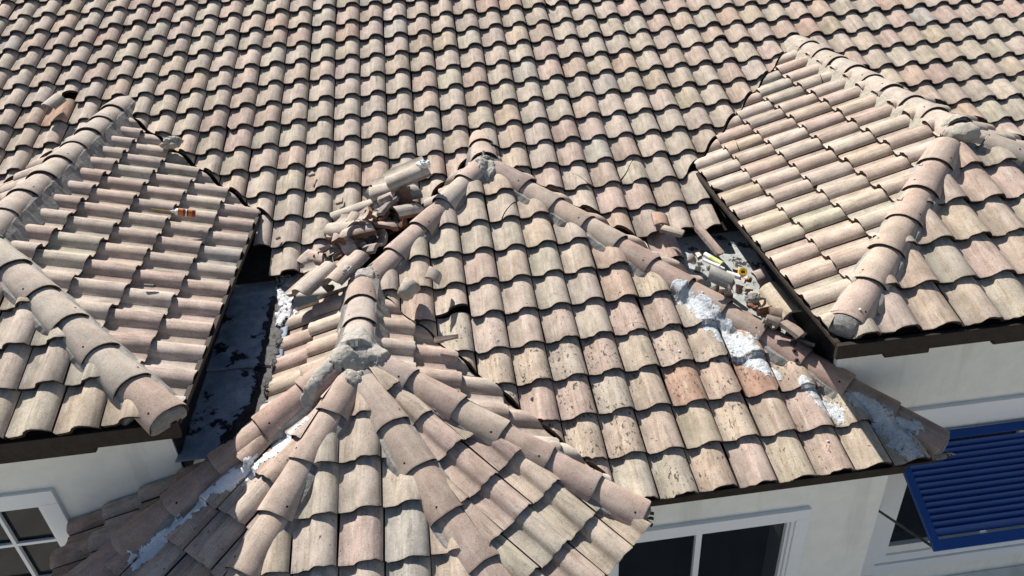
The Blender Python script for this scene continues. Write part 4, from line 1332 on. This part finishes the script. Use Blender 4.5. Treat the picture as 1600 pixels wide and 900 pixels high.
def cylinder_thing(name, a, b, label, cat, segs):
    """a thing along a-b from stacked rings: (part name, material, [(t metres, radius)...])"""
    a, b = Vector(a), Vector(b)
    d = (b - a).normalized()
    q = d.to_track_quat('Z', 'Y').to_matrix()
    root = empty(name, a, label, cat)
    for pn, mat, rings in segs:
        V, F = [], []
        K = 20
        for t_, r in rings:
            for i in range(K):
                w = 2*math.pi*i/K
                V.append(q @ Vector((r*math.cos(w), r*math.sin(w), t_)))
        for k in range(len(rings)-1):
            for i in range(K):
                F.append((k*K+i, k*K+(i+1) % K, (k+1)*K+(i+1) % K, (k+1)*K+i))
        F.append(tuple(reversed(range(K)))); F.append(tuple((len(rings)-1)*K+i for i in range(K)))
        me = mesh(pn, V, F, [mat], smooth=True)
        me.set_sharp_from_angle(angle=math.radians(40))
        o = bpy.data.objects.new(pn, me); COL.objects.link(o); o.parent = root
    return root
can = cylinder_thing('foam_can', (-1.150,-3.815,-1.000), (-1.345,-3.866,-.923), 'red and orange spray foam can lying on the tiles of the left wing', 'spray can', [
    ('can_body', M_LABEL_R, [(0, .031), (.004, .034), (.150, .034)]),
    ('label_band', M_LABEL_O, [(.030, .0344), (.062, .0344)]), ('label_band', M_LABEL_O, [(.108, .0344), (.146, .0344)]), ('label_band', M_PLASTIC_W, [(.075, .0345), (.085, .0345)]),
    ('can_shoulder', M_PLASTIC_W, [(.1502, .034), (.168, .026), (.176, .013)]),
    ('nozzle', M_PLASTIC_W, [(.1762, .013), (.195, .015), (.20, .007), (.215, .005)]),
    ('straw', M_PLASTIC_Y, [(.2152, .003), (.37, .0026)])])
cylinder_thing('empty_tube', (-1.275,-5.014,-1.035), (-1.185,-4.994,-1.068), 'short scuffed grey tube lying in a pan of the left wing', 'tube', [
    ('tube_body', M_MORTAR_PLAIN, [(0, .013), (.07, .014)]), ('tube_cap', M_STEEL, [(.0702, .012), (.088, .009)])])
cylinder_thing('caulk_tube', (3.505,-4.49,-1.635), (3.640,-4.705,-1.665), 'white caulk tube with lime green label beside the grey membrane', 'caulk tube', [
    ('tube_body', M_PLASTIC_W, [(0, .025), (.07, .025)]), ('label_band', M_LABEL_G, [(.0702, .0252), (.205, .0252)]), ('plunger', M_STEEL, [(.2052, .024), (.22, .023)])])
cylinder_thing('caulk_tube', (3.545,-4.66,-1.655), (3.640,-4.775,-1.665), 'thin white tube with a nozzle tucked beside the lime green caulk tube', 'caulk tube', [
    ('tube_body', M_PLASTIC_W, [(-.12, .014), (.05, .018)]), ('nozzle', M_PLASTIC_W, [(.0502, .012), (.10, .008)])])
cylinder_thing('caulk_tube', (3.610,-4.785,-1.68), (3.800,-4.935,-1.70), 'white caulk tube with red print under the yellow cap', 'caulk tube', [
    ('tube_body', M_PLASTIC_W, [(0, .024), (.13, .024)]), ('label_band', M_LABEL_R, [(.1302, .0242), (.138, .0242)]), ('tube_end', M_PLASTIC_W, [(.1382, .024), (.19, .024)]), ('label_band', M_LABEL_O, [(.1902, .0242), (.21, .0242)]), ('plunger', M_STEEL, [(.2102, .023), (.23, .021)])])
# yellow cap: a ring
V, F = [], []
for i in range(24):
    w = 2*math.pi*i/24
    for r, z in ((.034, 0), (.040, .0), (.038, .035), (.022, .035), (.020, .012)):
        V.append((r*math.cos(w), r*math.sin(w), z))
for i in range(24):
    j = (i+1) % 24
    for k in range(5):
        F.append((i*5+k, j*5+k, j*5+(k+1) % 5, i*5+(k+1) % 5))
me = mesh('plastic_cap', V, F, [M_PLASTIC_Y], smooth=True)
me.set_sharp_from_angle(angle=math.radians(40))
put('plastic_cap', me, Matrix.Translation((3.735,-4.835,-1.665)) @ Matrix.Rotation(.7, 4, 'X'), 'round bright yellow plastic cap among the caulk tubes', 'cap')
